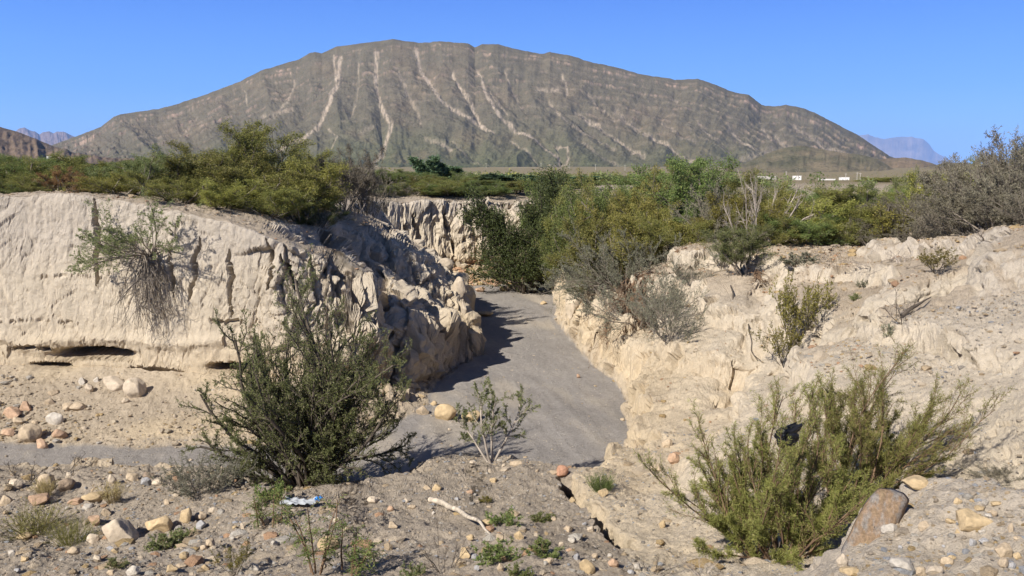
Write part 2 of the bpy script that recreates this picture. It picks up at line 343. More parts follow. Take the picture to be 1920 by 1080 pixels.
for pts, w, dep in CR:
    disp = disp - dep * pxline(pts, w) * (steep > .25) * (rad < 60) * (rad > 5)
slot = np.exp(-(((U - 172) / 66) ** 4 + ((V - 666 + 5 * np.cos((U - 172) / 40)) / 8.5) ** 4)) + np.exp(-(((U - 95) / 30) ** 4 + ((V - 687) / 5) ** 4)) + .8 * np.exp(-(((U - 435) / 40) ** 4 + ((V - 690) / 7) ** 4))
onwall = (CL == 1) & (Y > 14) & (Y < 22)
P = P + nr * disp[..., None]
P[..., 1] += np.where(onwall, slot * 1.1, 0)
ledge = np.exp(-((V - 640 - 8 * vnoise(U * .02, U * 0, seed=4)) / 10) ** 2) * (U < 420) * onwall * steep
P[..., 1] -= ledge * .12
PX, PY, PZ = P[..., 0], P[..., 1], P[..., 2]
RAD = np.sqrt(PX ** 2 + PY ** 2); SLOPE = (PZ - EYE[2]) / RAD
def hit(u, v):                   # where the sight line through a photo pixel meets the ground
    d = ray(u, v); a = math.atan2(d[0], d[1]); s = d[2] / math.hypot(d[0], d[1])
    i = int(np.argmin(np.abs(az - a))); j = int(np.argmax((SLOPE[i] >= s) & (rad[i] > 1.0)))
    return P[i, j].copy()
def ground(x, y):
    a = math.atan2(x, y); i = int(np.argmin(np.abs(az - a))); j = int(np.argmin(np.abs(RAD[i] - math.hypot(x, y))))
    return float(PZ[i, j])

# ground colours (albedo of what lies there)
def mixc(a, b, t): return a * (1 - t[..., None]) + b * t[..., None]
c_bed = np.array([.355, .325, .295]); c_grav = np.array([.415, .35, .275]); c_pale = np.array([.585, .505, .395]); c_grey = np.array([.50, .44, .37]); c_buff = np.array([.58, .47, .325]); c_plain = np.array([.23, .19, .115])
nb = fbm(X * .5, Y * .5, Zc * .8, o=4, seed=91); nb2 = fbm(X * 2.2, Y * 2.2, Zc * 2.2, o=3, seed=92)
col = np.zeros(P.shape) + c_grav
bank = mixc(np.zeros(P.shape) + c_buff, np.zeros(P.shape) + c_pale, sstep(.3, 2.2, Zc + .6 * nb)); bank = mixc(bank, np.zeros(P.shape) + c_grey, sstep(2.6, 3.9, Zc + .5 * nb) * .8)
isl = (CL == 1); isr = (CL == 2)
topl = sstep(.78, .92, nr[..., 2] + .08 * nb2)
colL = mixc(bank, np.zeros(P.shape) + np.array([.42, .345, .26]), topl * sstep(1.2, 2.2, Zc) * .85)
tal_g = topl * sstep(1.3, .5, Zc) * sstep(-.1, .35, nb + .15) * .7
colL = mixc(colL, np.zeros(P.shape) + np.array([.40, .335, .26]), tal_g)
col = np.where(isl[..., None], colL, col)
paleR = sstep(14.0, 15.2, Y + .6 * nb) + sstep(.15, .32, PX / np.maximum(PY, .5) - .02 + .05 * nb + .05) * sstep(5.6, 6.3, RAD)
fis = np.array([W(1085, 900, .6), W(1062, 925, .8), W(1110, 975, 1.0), W(1168, 1024, 1.2), W(1190, 1100, 1.8)])
rightof = PX > np.interp(PY, fis[::-1, 1], fis[::-1, 0])
paleR = np.clip(paleR + (rightof & (RAD > 5.6) & (PY < 15)), 0, 1)
rub = topl * sstep(1.8, 2.6, Zc + .3 * nb) * (1 - .85 * sstep(-6, 10, V + 8 * nb2 - np.interp(U, [1400, 1480, 1590, 1700, 1920, 2300], [740, 702, 634, 592, 542, 470])) * (U > 1380) * (PY > 6.5))
colR = mixc(np.zeros(P.shape) + c_grav, mixc(bank * 1.03, np.zeros(P.shape) + np.array([.46, .375, .28]), rub * .8), paleR)
hump = sstep(6.4, 5.4, RAD) * (PX > .6)
colR = mixc(colR, np.zeros(P.shape) + np.array([.58, .50, .40]), hump)
col = np.where(isr[..., None], colR, col)
col = np.where((CL == 0)[..., None], mixc(np.zeros(P.shape) + c_bed, np.zeros(P.shape) + np.array([.46, .405, .335]), np.clip(sstep(.0, .6, fbm(X * 1.1 + .3 * Y, Y * .3, o=4, seed=261)) * 1.1 + sstep(.2, .7, nb2) * .25, 0, 1)), col)
fb = blur((CL == 0).astype(np.float32), 10)
wbed = sstep(.25, .75, fb + .3 * nb2 + .12 * fbm(X * 7, Y * 7, o=2, seed=321)) * (fb > .01) * (fb < .99)
edge = (fb > .01) & (fb < .99) & (Y > 11)
col = np.where(edge[..., None], mixc(mixc(bank, np.zeros(P.shape) + np.array([.44, .375, .30]), np.full(fb.shape, .4)), np.zeros(P.shape) + c_bed, wbed), col)
col = mixc(col, np.zeros(P.shape) + c_plain, sstep(50, 90, rad))
sandy = sstep(.45, .7, fbm(X * .004, Y * .012, o=2, seed=95)) * sstep(90, 200, rad)
col = mixc(col, np.zeros(P.shape) + np.array([.5, .42, .3]), sandy * .5)
col = col * (1 + .10 * nb2 + .10 * nb)[..., None]
vc = np.concatenate([col, np.ones(col.shape[:2] + (1,))], -1)
kind = np.where(CL == 0, 0, 0.) 

m_ground, nt, b = new_mat('earth')
at = N(nt, 'ShaderNodeAttribute', attribute_name='Col')
geo = N(nt, 'ShaderNodeNewGeometry')
n1 = N(nt, 'ShaderNodeTexNoise', Scale=9., Detail=9., Roughness=.78); nt.links.new(geo.outputs['Position'], n1.inputs['Vector'])
n2 = N(nt, 'ShaderNodeTexNoise', Scale=75., Detail=4., Roughness=.7); nt.links.new(geo.outputs['Position'], n2.inputs['Vector'])
vo = N(nt, 'ShaderNodeTexVoronoi', Scale=26.); nt.links.new(geo.outputs['Position'], vo.inputs['Vector'])
r1 = N(nt, 'ShaderNodeMapRange'); r1.inputs['From Min'].default_value = .3; r1.inputs['From Max'].default_value = .7; r1.inputs['To Min'].default_value = .84; r1.inputs['To Max'].default_value = 1.14
nt.links.new(n1.outputs['Fac'], r1.inputs['Value'])
r2 = N(nt, 'ShaderNodeMapRange'); r2.inputs['From Min'].default_value = .3; r2.inputs['From Max'].default_value = .7; r2.inputs['To Min'].default_value = .82; r2.inputs['To Max'].default_value = 1.16
nt.links.new(n2.outputs['Fac'], r2.inputs['Value'])
mu = N(nt, 'ShaderNodeMath', operation='MULTIPLY'); nt.links.new(r1.outputs[0], mu.inputs[0]); nt.links.new(r2.outputs[0], mu.inputs[1])
vm = N(nt, 'ShaderNodeVectorMath', operation='SCALE'); nt.links.new(at.outputs['Color'], vm.inputs[0]); nt.links.new(mu.outputs[0], vm.inputs['Scale'])
nt.links.new(vm.outputs[0], b.inputs['Base Color'])
bp = N(nt, 'ShaderNodeBump', Strength=.8, Distance=.085)
ad = N(nt, 'ShaderNodeMath', operation='ADD'); nt.links.new(n1.outputs['Fac'], ad.inputs[0])
ml = N(nt, 'ShaderNodeMath', operation='MULTIPLY'); ml.inputs[1].default_value = .5; nt.links.new(n2.outputs['Fac'], ml.inputs[0]); nt.links.new(ml.outputs[0], ad.inputs[1])
nt.links.new(ad.outputs[0], bp.inputs['Height']); nt.links.new(bp.outputs[0], b.inputs['Normal'])
b.inputs['Roughness'].default_value = 1; b.inputs['Specular IOR Level'].default_value = .05

ii, jj = np.meshgrid(np.arange(NC - 1), np.arange(ROWS - 1), indexing='ij')
q0 = (ii * ROWS + jj).ravel()
QF = np.stack([q0, q0 + ROWS, q0 + ROWS + 1, q0 + 1], -1)
fc = CL[:-1, :-1].ravel(); frad = rad[:-1, :-1].ravel(); fx = PX[:-1, :-1].ravel(); fy = PY[:-1, :-1].ravel()
fro = rightof[:-1, :-1].ravel()
region = np.where(frad > 75, 4, np.where(fc == 0, 0, np.where(fc == 1, 1, np.where((fy > 14.2) | (fro & (frad > 6)), 2, 3))))
PV = P.reshape(-1, 3); CVv = vc.reshape(-1, 4)
for rid, nm in enumerate(['wash_bed', 'left_bank', 'right_bank', 'gravel_mound', 'plain']):
    f = QF[region == rid]
    us, inv = np.unique(f, return_inverse=True)
    me = mk_mesh(nm, PV[us], inv.reshape(f.shape), nm in ('wash_bed', 'plain'), {'Col': ('FLOAT_COLOR', CVv[us])}, [m_ground])
    tag(link(nm, me), kind='structure')


# ------------------------------------------------------------------ mountains
ROCKY = {}
def rock_mat(name, cols, speck=1.0):
    m, nt, b = new_mat(name)
    at = N(nt, 'ShaderNodeAttribute', attribute_name='Col'); geo = N(nt, 'ShaderNodeNewGeometry')
    n1 = N(nt, 'ShaderNodeTexNoise', Scale=.02, Detail=9., Roughness=.75); nt.links.new(geo.outputs['Position'], n1.inputs['Vector'])
    vo = N(nt, 'ShaderNodeTexVoronoi', Scale=.085, Randomness=1.); nt.links.new(geo.outputs['Position'], vo.inputs['Vector'])
    rr_ = N(nt, 'ShaderNodeMapRange'); rr_.inputs['From Min'].default_value = .32; rr_.inputs['From Max'].default_value = .68; rr_.inputs['To Min'].default_value = .72; rr_.inputs['To Max'].default_value = 1.25
    nt.links.new(n1.outputs['Fac'], rr_.inputs['Value'])
    vm = N(nt, 'ShaderNodeVectorMath', operation='SCALE'); nt.links.new(at.outputs['Color'], vm.inputs[0]); nt.links.new(rr_.outputs[0], vm.inputs['Scale'])
    # scattered shrubs on the slope
    dots = N(nt, 'ShaderNodeMapRange'); dots.inputs['From Min'].default_value = .30; dots.inputs['From Max'].default_value = .22; dots.inputs['To Min'].default_value = 0; dots.inputs['To Max'].default_value = .75 * speck
    nt.links.new(vo.outputs['Distance'], dots.inputs['Value'])
    at2 = N(nt, 'ShaderNodeAttribute', attribute_name='Scrub')
    mm = N(nt, 'ShaderNodeMath', operation='MULTIPLY'); nt.links.new(dots.outputs[0], mm.inputs[0]); nt.links.new(at2.outputs['Fac'], mm.inputs[1])
    mx = N(nt, 'ShaderNodeMix', data_type='RGBA'); mx.inputs[7].default_value = (.052, .06, .03, 1)
    nt.links.new(mm.outputs[0], mx.inputs[0]); nt.links.new(vm.outputs[0], mx.inputs[6]); nt.links.new(mx.outputs[2], b.inputs['Base Color'])
    bp = N(nt, 'ShaderNodeBump', Strength=.6, Distance=14.); nt.links.new(n1.outputs['Fac'], bp.inputs['Height']); nt.links.new(bp.outputs[0], b.inputs['Normal'])
    b.inputs['Roughness'].default_value = 1; b.inputs['Specular IOR Level'].default_value = .03
    return m
m_rock = rock_mat('rock_slope', None)

def ridge_sheet(name, ridge, base, y0, y1, ncol, nrow, power, relief, colour, seed, paint=None, back=.8, nbase=0.0, rough=1.0):
    """A hill: front slope from the base line (depth y0) to the ridge line (depth y1) and a back slope behind it."""
    ridge = np.array(ridge, float); base = np.array(base, float)
    u = np.linspace(ridge[0, 0], ridge[-1, 0], ncol)
    vr = np.interp(u, ridge[:, 0], ridge[:, 1]) + rough * (.9 * fbm(u * .11, u * 0, o=4, seed=seed)); vb = np.interp(u, base[:, 0], base[:, 1])
    t = np.linspace(0, 1, nrow)[None]
    e0 = np.arctan((HORIZON - vb) / F)[:, None]; e1 = np.arctan((HORIZON - vr) / F)[:, None]
    Dh = y0 + (y1 - y0) * t
    el = e0 + (e1 - e0) * t ** power
    th = np.arctan((u - 960) / F)[:, None] * np.ones_like(t)
    Xm = np.sin(th) * Dh / np.cos(th); Ym = Dh * np.ones_like(th); Zm = EYE[2] + np.tan(el) * Ym
    vpx = HORIZON - np.tan(el) * F; upx = u[:, None] * np.ones_like(t)
    dz, colr, scrub = relief(upx, vpx, t, vr[:, None], Xm, Ym, Zm)
    Zm = Zm + dz
    # back slope
    tb = np.linspace(0, 1, 26)[None, 1:]
    Yb = y1 + tb * (y1 - y0) * back * 1.6; k = Yb / y1
    Xb = Xm[:, -1:] * k; Zb = Zm[:, -1:] * (1 - tb ** 1.2) - 30 * tb + 18 * fbm(Xb * .01, Yb * .01, o=3, seed=seed + 5) * np.sin(tb * 3)
    X_ = np.concatenate([Xm, Xb + 0 * Yb], 1); Y_ = np.concatenate([Ym, Yb + 0 * Xb], 1); Z_ = np.concatenate([Zm, Zb], 1)
    colr = np.concatenate([colr, np.repeat(colr[:, -1:], 25, 1)], 1); scrub = np.concatenate([scrub, np.repeat(scrub[:, -1:], 25, 1)], 1)
    V = np.stack([X_, Y_, Z_], -1); nr_ = V.shape[1]
    a, b_ = np.meshgrid(np.arange(ncol - 1), np.arange(nr_ - 1), indexing='ij'); q = (a * nr_ + b_).ravel()
    me = mk_mesh(name, V.reshape(-1, 3), np.stack([q, q + nr_, q + nr_ + 1, q + 1], -1), True,
                 {'Col': ('FLOAT_COLOR', np.concatenate([colr, np.ones(colr.shape[:2] + (1,))], -1).reshape(-1, 4)), 'Scrub': ('FLOAT', scrub.ravel())}, [m_rock])
    return tag(link(name, me), kind='structure')

RIDGE = [(60, 288), (100, 276), (140, 262), (200, 240), (225, 222), (240, 217), (310, 207), (345, 198), (400, 180), (460, 158), (500, 138), (540, 127), (570, 118), (590, 107), (600, 105), (612, 108), (640, 95), (700, 88), (742, 82), (790, 89), (830, 86), (880, 90), (892, 97), (905, 91), (935, 91), (960, 98), (1000, 106), (1015, 108), (1030, 105), (1070, 112), (1100, 122), (1150, 132), (1200, 146), (1250, 152), (1260, 155), (1300, 153), (1330, 162), (1360, 175), (1395, 182), (1420, 200), (1440, 203), (1465, 200), (1490, 204), (1520, 215), (1560, 235), (1600, 255), (1640, 280), (1660, 293), (1700, 306)]
STREAK = [([(648, 112), (640, 150), (612, 198), (580, 230), (525, 250)], 4.5, 1), ([(637, 110), (638, 150)], 2.5, .8), ([(711, 105), (712, 150), (718, 178), (738, 207), (728, 235), (722, 258)], 4.5, 1), ([(722, 258), (700, 273), (712, 280), (703, 288)], 3, 1),
    ([(783, 103), (800, 130), (825, 165), (850, 187)], 5, 1), ([(850, 187), (890, 205), (927, 221)], 4, .8), ([(850, 130), (868, 155), (885, 175), (900, 205)], 3.5, .9), ([(897, 128), (910, 160), (930, 190), (962, 216), (1010, 240), (1045, 260)], 3.6, 1), ([(1045, 260), (1053, 278), (1000, 290), (972, 297)], 4, 1),
    ([(918, 155), (930, 175), (950, 190)], 2, .6), ([(1053, 278), (1080, 290), (1107, 298)], 2.2, .8), ([(1043, 243), (1062, 252), (1063, 266), (1053, 276)], 3, .8), ([(752, 125), (775, 165), (792, 203)], 3.5, .45), ([(1050, 140), (1060, 165)], 3, .6),
    ([(1080, 190), (1130, 220), (1165, 240), (1205, 262)], 4.5, .7), ([(1027, 175), (1045, 195), (1080, 215), (1152, 250)], 3, .5), ([(1152, 193), (1200, 225), (1222, 236)], 5, .5), ([(1222, 236), (1240, 245), (1290, 268), (1327, 282)], 4, .9), ([(1300, 210), (1330, 240), (1362, 256)], 2.2, .5), ([(1420, 230), (1437, 246)], 2.5, .6),
    ([(1450, 240), (1500, 265), (1527, 279)], 4, .6), ([(1378, 298), (1430, 311)], 2.5, .8), ([(555, 190), (500, 204)], 4, .45), ([(470, 172), (474, 190)], 2, .5), ([(620, 215), (636, 232), (625, 250)], 2, .5), ([(800, 235), (850, 258)], 4, .5), ([(1250, 180), (1262, 186)], 4, .5), ([(1005, 160), (1040, 162)], 5, .55), ([(1440, 262), (1380, 270)], 5, .35), ([(700, 215), (680, 225)], 6, .3), ([(1100, 165), (1130, 190), (1150, 205)], 2.5, .5), ([(1240, 215), (1275, 235), (1300, 243)], 3, .5), ([(960, 235), (1000, 262), (1012, 275)], 2.5, .45), ([(1090, 240), (1130, 262), (1170, 280)], 3, .4), ([(1360, 225), (1400, 250), (1440, 266)], 3, .5), ([(1480, 225), (1530, 255), (1580, 280)], 4, .5), ([(560, 150), (545, 180), (520, 205)], 3, .4), ([(380, 215), (350, 240)], 3, .3), ([(680, 120), (676, 160), (662, 200)], 2, .4), ([(850, 240), (880, 270), (920, 292)], 2.5, .35), ([(945, 130), (965, 165), (985, 190)], 2, .45), ([(1000, 290), (985, 300), (965, 305)], 2.5, .8)]
def main_relief(u, v, t, vr, X, Y, Z):
    s = v - vr                                  # how far below the ridge
    wu = u + 5 * fbm(u * .03, v * .05, o=3, seed=3); wv = v + 3 * fbm(u * .05, v * .05, o=2, seed=4)
    st = np.zeros_like(u); carve = np.zeros_like(u)
    for pts, w, k in STREAK:
        d, tt = segdist(wu, wv, pts)
        st = np.maximum(st, k * np.exp(-(d / (w * .8)) ** 3))
        d2, _ = segdist(u, v, [pts[0], pts[-1]]) if len(pts) > 2 else (d, 0)
        carve = np.maximum(carve, np.exp(-d2 / 16.) * min(1., len(pts) / 4.))
    st = st * np.clip(.65 + 1.5 * fbm(u * .4, v * .16, o=4, seed=8, g=.7), .0, 1)
    # spurs that fan out from the crest, like a folded skirt
    fan = 800 + (u - 800) * (1 - .22 * t * 1.0) + 16 * fbm(u * .012, v * .014, o=3, seed=11)
    spur_ = ridged(fan * .013, v * .004, o=3, seed=12)
    fine = ridged(fan * .045, v * .012, o=3, seed=13)
    env = np.clip(t * 3, 0, 1) * np.clip((1 - t) * 9, .0, 1)
    amp = 1 - .35 * t
    dz = env * amp * (20 * spur_ + 5 * fine + 15 * fbm(u * .05, v * .09, o=4, seed=14) - 26 * carve)
    # ledges of bare rock near the crest and along the right flank, following the crest line
    sw = s + 7 * fbm(u * .012, v * .012, o=3, seed=16) + 1.6 * fbm(u * .12, v * .05, o=3, seed=17)
    led = np.zeros_like(u)
    for c, w, k in ((9, 1.5, .8), (14, 2.0, 1.), (22, 1.1, .55), (31, 1.3, .6), (38, 1.0, .5), (46, 1.5, .7), (54, 1., .45), (63, 1.3, .55), (72, 1., .4), (82, 1.2, .45), (98, 1.1, .35), (115, 1.0, .3)):
        led = np.maximum(led, k * np.exp(-((sw - c) / w) ** 2) * np.clip(.35 + 1.5 * fbm(u * .05, v * .02 + c, o=4, seed=int(c), g=.65), 0, 1))
        dz = dz - env * 7 * k * sstep(c - 1.2, c + 1.2, sw)
    dz = dz + 6 * led * np.clip((1 - t) * 9, 0, 1)
    g = sstep(.75, .1, t + .12 * fbm(u * .02, v * .03, o=3, seed=18))
    gr = np.stack([.128 + 0 * g, .112 + 0 * g, .078 + 0 * g], -1); gn = np.stack([.105 + 0 * g, .111 + 0 * g, .060 + 0 * g], -1)
    c = gr * (1 - g[..., None]) + gn * g[..., None]
    tan = np.clip(fbm(u * .016, v * .03, o=4, seed=22) * 1.6 - .12, 0, 1) * .45
    c = c * (1 - tan[..., None]) + np.array([.19, .145, .095]) * tan[..., None]
    led = led * (.35 + .65 * sstep(.35, .75, t + .1 * fbm(u * .02, v * .02, o=2, seed=29)))
    lm = np.clip(led * 1.0 * np.clip(.5 + 1.6 * fbm(u * .35, v * .12, o=3, seed=23), 0, 1.2), 0, 1)
    c = c * (1 - lm[..., None] * .95) + np.array([.35, .25, .19]) * lm[..., None] * .95
    st = np.clip(st * 1.25, 0, 1)
    c = c * (1 - st[..., None] * .9) + np.array([.40, .325, .245]) * st[..., None] * .9
    return dz, c, np.clip(1 - st * 1.5 - lm, 0, 1) * (.45 + .55 * g)
BASE = [(-400, 316), (900, 317), (1420, 320), (1700, 328)]
ridge_sheet('mountain', RIDGE, BASE, 2350, 3800, 1900, 460, 1.42, main_relief, None, 100)
def hill_relief(c1, c2, amp, sc=.6, ps=.03):
    def f(u, v, t, vr, X, Y, Z):
        env = np.clip(t * 3, 0, 1) * np.clip((1 - t) * 5, 0, 1)
        dz = env * amp * (ridged(u * ps, v * .01, o=3, seed=31) + .5 * fbm(u * .09, v * .1, o=3, seed=32))
        k = np.clip(.45 + 1.1 * fbm(u * .04, v * .10, o=4, seed=33), 0, 1)[..., None]
        return dz, np.array(c1) * (1 - k) + np.array(c2) * k, sc + 0 * t * u
    return f
ridge_sheet('hill', [(-420, 190), (-200, 205), (-50, 227), (0, 236), (40, 247), (80, 262), (110, 275), (150, 288), (175, 294), (330, 303)], [(-420, 308), (400, 307)], 1500, 1950, 420, 90, 1.1, hill_relief((.15, .115, .085), (.20, .145, .105), 9), None, 200)
ridge_sheet('foothill', [(1360, 318), (1395, 305), (1430, 289), (1460, 279), (1495, 274), (1530, 280), (1570, 287), (1610, 291), (1640, 300), (1665, 314), (1700, 327), (1730, 332)], [(1360, 322), (1740, 334)], 1500, 1900, 380, 80, 1.0, hill_relief((.125, .118, .075), (.215, .175, .115), 5, .9), None, 300)
ridge_sheet('foothill', [(1600, 306), (1640, 299), (1690, 296), (1725, 302), (1750, 310), (1790, 322), (1850, 330)], [(1600, 326), (1860, 333)], 2000, 2300, 240, 60, 1.0, hill_relief((.15, .125, .085), (.22, .165, .11), 4, .8), None, 310)
ridge_sheet('foothill', [(1690, 328), (1735, 313), (1762, 306), (1800, 305), (1840, 312), (1900, 320), (2000, 326), (2300, 330)], [(1690, 333), (2300, 334)], 1700, 1900, 240, 60, 1.0, hill_relief((.135, .12, .08), (.21, .165, .11), 4, .9), None, 320)
ridge_sheet('far_mountains', [(-100, 262), (20, 262), (40, 250), (48, 243), (60, 241), (68, 246), (78, 248), (86, 254), (92, 250), (105, 248), (112, 252), (118, 249), (130, 248), (142, 254), (160, 262), (240, 290)], [(-100, 300), (240, 300)], 11500, 12500, 420, 70, .8, hill_relief((.17, .125, .105), (.24, .18, .15), 40, 0, .07), None, 400)
ridge_sheet('far_mesa', [(1540, 300), (1585, 268), (1600, 256), (1618, 253), (1632, 259), (1650, 262), (1672, 258), (1700, 258), (1722, 263), (1733, 272), (1741, 282), (1752, 290), (1768, 298), (1785, 306), (1830, 318)], [(1540, 320), (1830, 324)], 23000, 25500, 420, 90, .75, hill_relief((.15, .12, .10), (.26, .2, .16), 55, 0, .045), None, 410)


# ------------------------------------------------------------------ plants
UPV = np.array([0, 0, 1.])
def nrm(a): return a / (np.linalg.norm(a, axis=-1, keepdims=True) + 1e-9)
def run(rng, start, d, length, K, wig, up):
    n = len(start); P_ = np.zeros((n, K, 3)); P_[:, 0] = start; d = nrm(d)
    D_ = np.zeros((n, K, 3)); D_[:, 0] = d
    for k in range(1, K):
        d = nrm(d + wig * rng.normal(size=(n, 3)) + up * UPV)
        P_[:, k] = P_[:, k - 1] + d * (length / (K - 1))[:, None]; D_[:, k] = d
    return P_, D_
def tubes(P_, R_, sides=3):
    n, K, _ = P_.shape
    T = np.gradient(P_, axis=1); T = nrm(T)
    ref = np.where(np.abs(T[..., 2:]) > .9, np.array([1., 0, 0]), UPV)
    a = nrm(np.cross(T, ref)); b = np.cross(T, a)
    ang = np.arange(sides) * 2 * math.pi / sides
    V = P_[:, :, None] + R_[:, :, None, None] * (a[:, :, None] * np.cos(ang)[None, None, :, None] + b[:, :, None] * np.sin(ang)[None, None, :, None])
    idx = np.arange(n * K * sides).reshape(n, K, sides)
    q = np.stack([idx[:, :-1], np.roll(idx[:, :-1], -1, 2), np.roll(idx[:, 1:], -1, 2), idx[:, 1:]], -1)
    return V.reshape(-1, 3), q.reshape(-1, 4)
def join(parts):
    vs, fs, o = [], [], 0
    for v, f in parts:
        vs.append(v); fs.append(f + o); o += len(v)
    return np.concatenate(vs), np.concatenate(fs)
def leaves(rng, pos, axis, l, w, flat=0.0):
    n = len(pos); ax = nrm(axis); nn = rng.normal(size=(n, 3)); nn[:, 2] += flat
    side = nrm(np.cross(ax, nn)); nn = nrm(np.cross(side, ax))
    l = (l * rng.uniform(.6, 1.35, n))[:, None]; w = (w * rng.uniform(.7, 1.3, n))[:, None]
    V = np.stack([pos, pos + ax * l * .45 + side * w * .5 + nn * l * .06, pos + ax * l, pos + ax * l * .45 - side * w * .5 + nn * l * .06], 1)
    F_ = np.arange(n * 4).reshape(n, 4)
    return V.reshape(-1, 3), F_, np.repeat(rng.uniform(0, 1, n), 4)
def along(rng, P_, D_, m, f0=0.0, f1=1.0, even=True):
    n, K, _ = P_.shape
    f = f0 + (f1 - f0) * ((np.arange(m)[None] + rng.uniform(0, 1, (n, m))) / m if even else rng.uniform(0, 1, (n, m)))
    x = f * (K - 1); k = np.clip(np.floor(x).astype(int), 0, K - 2); t = (x - k)[..., None]
    r = np.arange(n)[:, None]
    return (P_[r, k] * (1 - t) + P_[r, k + 1] * t).reshape(-1, 3), nrm(D_[r, k + 1]).reshape(-1, 3), f.reshape(-1)
def grow(seed, n=7, L=1.0, r=.02, base=.1, tilt=(.1, .7), lv=((9, .5, .8), (8, .45, .9)), wig=.16, up=.03, K=7, leaf_m=14, ll=.05, lw=.02, f0=.3, kinds_leaf=1, leaf_up=.2,
         side=None, lean=(0, 0), leaf_skip=0.0, flat=.3, bare=0.0, jit=.0, leafmin=0.0):
    rng = np.random.default_rng(seed)
    a = np.arange(n) * 2.399 + rng.uniform(0, 1, n); ti = rng.uniform(tilt[0], tilt[1], n)
    d = np.stack([np.cos(a) * np.sin(ti) + lean[0], np.sin(a) * np.sin(ti) + lean[1], np.cos(ti)], -1)
    st = np.stack([np.cos(a) * base * rng.uniform(.2, 1, n), np.sin(a) * base * rng.uniform(.2, 1, n), np.full(n, -.06)], -1)
    ln = L * rng.uniform(.65, 1.08, n)
    P_, D_ = run(rng, st, d, ln, K, wig, up)
    R0 = r * rng.uniform(.7, 1.2, n)
    parts = []; lev = [(P_, D_, ln, R0)]
    R_ = R0[:, None] * np.linspace(1, .45, K)[None]; parts.append(tubes(P_, R_, 5))
    for q, (m, ratio, spread) in enumerate(lv):
        pos, dd, f = along(rng, P_, D_, m, f0 if q == 0 else .15, 1.0)
        rep = np.repeat(np.arange(len(P_)), m)
        rv = rng.normal(size=(len(pos), 3)); rv = nrm(rv - dd * (rv * dd).sum(-1, keepdims=True))
        nd = nrm(dd + rv * spread * rng.uniform(.6, 1.3, len(pos))[:, None] + leaf_up * UPV)
        ln2 = ln[rep] * ratio * (1.15 - .6 * f) * rng.uniform(.55, 1.25, len(pos))
        r2 = np.maximum(R0[rep] * (.55 - .25 * f), .0022)
        K2 = max(4, K - 2 - q)
        P_, D_ = run(rng, pos, nd, ln2, K2, wig * 1.15, up * .6); ln = ln2; R0 = r2
        R_ = R0[:, None] * np.linspace(1, .4, K2)[None]; parts.append(tubes(P_, R_, 3)); lev.append((P_, D_, ln, R0))
    SV, SF = join(parts)
    lv_, lf_, lt_ = [], [], []; o = 0
    for q in range(len(lev) - kinds_leaf, len(lev)):
        P_, D_, ln, R0 = lev[q]
        if bare > 0:
            keep = rng.uniform(0, 1, len(P_)) > bare; P_ = P_[keep]; D_ = D_[keep]
        if len(P_) == 0: continue
        pos, dd, f = along(rng, P_, D_, leaf_m, .08, 1.0)
        if leafmin > 0:
            k = pos[:, 2] > leafmin; pos = pos[k]; dd = dd[k]
        pos = pos + jit * rng.normal(size=pos.shape)
        v, f_, t_ = leaves(rng, pos, dd * .7 + rng.normal(size=dd.shape) * .75, ll, lw, flat)
        lv_.append(v); lf_.append(f_ + o); lt_.append(t_); o += len(v)
    LV = np.concatenate(lv_) if lv_ else np.zeros((0, 3)); LF = np.concatenate(lf_) if lf_ else np.zeros((0, 4), int); LT = np.concatenate(lt_) if lt_ else np.zeros(0)
    return (SV, SF), (LV, LF, LT)

def leaf_mat(name, c1, c2, c3=None, trans=.25):
    m, nt, b = new_mat(name)
    at = N(nt, 'ShaderNodeAttribute', attribute_name='tint'); oi = N(nt, 'ShaderNodeObjectInfo')
    ra = N(nt, 'ShaderNodeValToRGB'); ra.color_ramp.elements[0].color = (*c1, 1); ra.color_ramp.elements[1].color = (*c2, 1)
    if c3: e = ra.color_ramp.elements.new(.9); e.color = (*c2, 1); ra.color_ramp.elements[2].color = (*c3, 1)
    nt.links.new(at.outputs['Fac'], ra.inputs[0])
    hs = N(nt, 'ShaderNodeHueSaturation')
    mr = N(nt, 'ShaderNodeMapRange'); mr.inputs['To Min'].default_value = .485; mr.inputs['To Max'].default_value = .515
    nt.links.new(oi.outputs['Random'], mr.inputs[0]); nt.links.new(mr.outputs[0], hs.inputs['Hue'])
    mr2 = N(nt, 'ShaderNodeMapRange'); mr2.inputs['To Min'].default_value = .8; mr2.inputs['To Max'].default_value = 1.2
    nt.links.new(oi.outputs['Random'], mr2.inputs[0]); nt.links.new(mr2.outputs[0], hs.inputs['Value'])
    nt.links.new(ra.outputs[0], hs.inputs['Color']); nt.links.new(hs.outputs[0], b.inputs['Base Color'])
    tr = N(nt, 'ShaderNodeBsdfTranslucent'); nt.links.new(hs.outputs[0], tr.inputs['Color'])
    mx = N(nt, 'ShaderNodeMixShader'); mx.inputs[0].default_value = trans
    nt.links.new(b.outputs[0], mx.inputs[1]); nt.links.new(tr.outputs[0], mx.inputs[2]); nt.links.new(mx.outputs[0], nt.nodes['Material Output'].inputs['Surface'])
    b.inputs['Roughness'].default_value = .55; b.inputs['Specular IOR Level'].default_value = .2
    return m
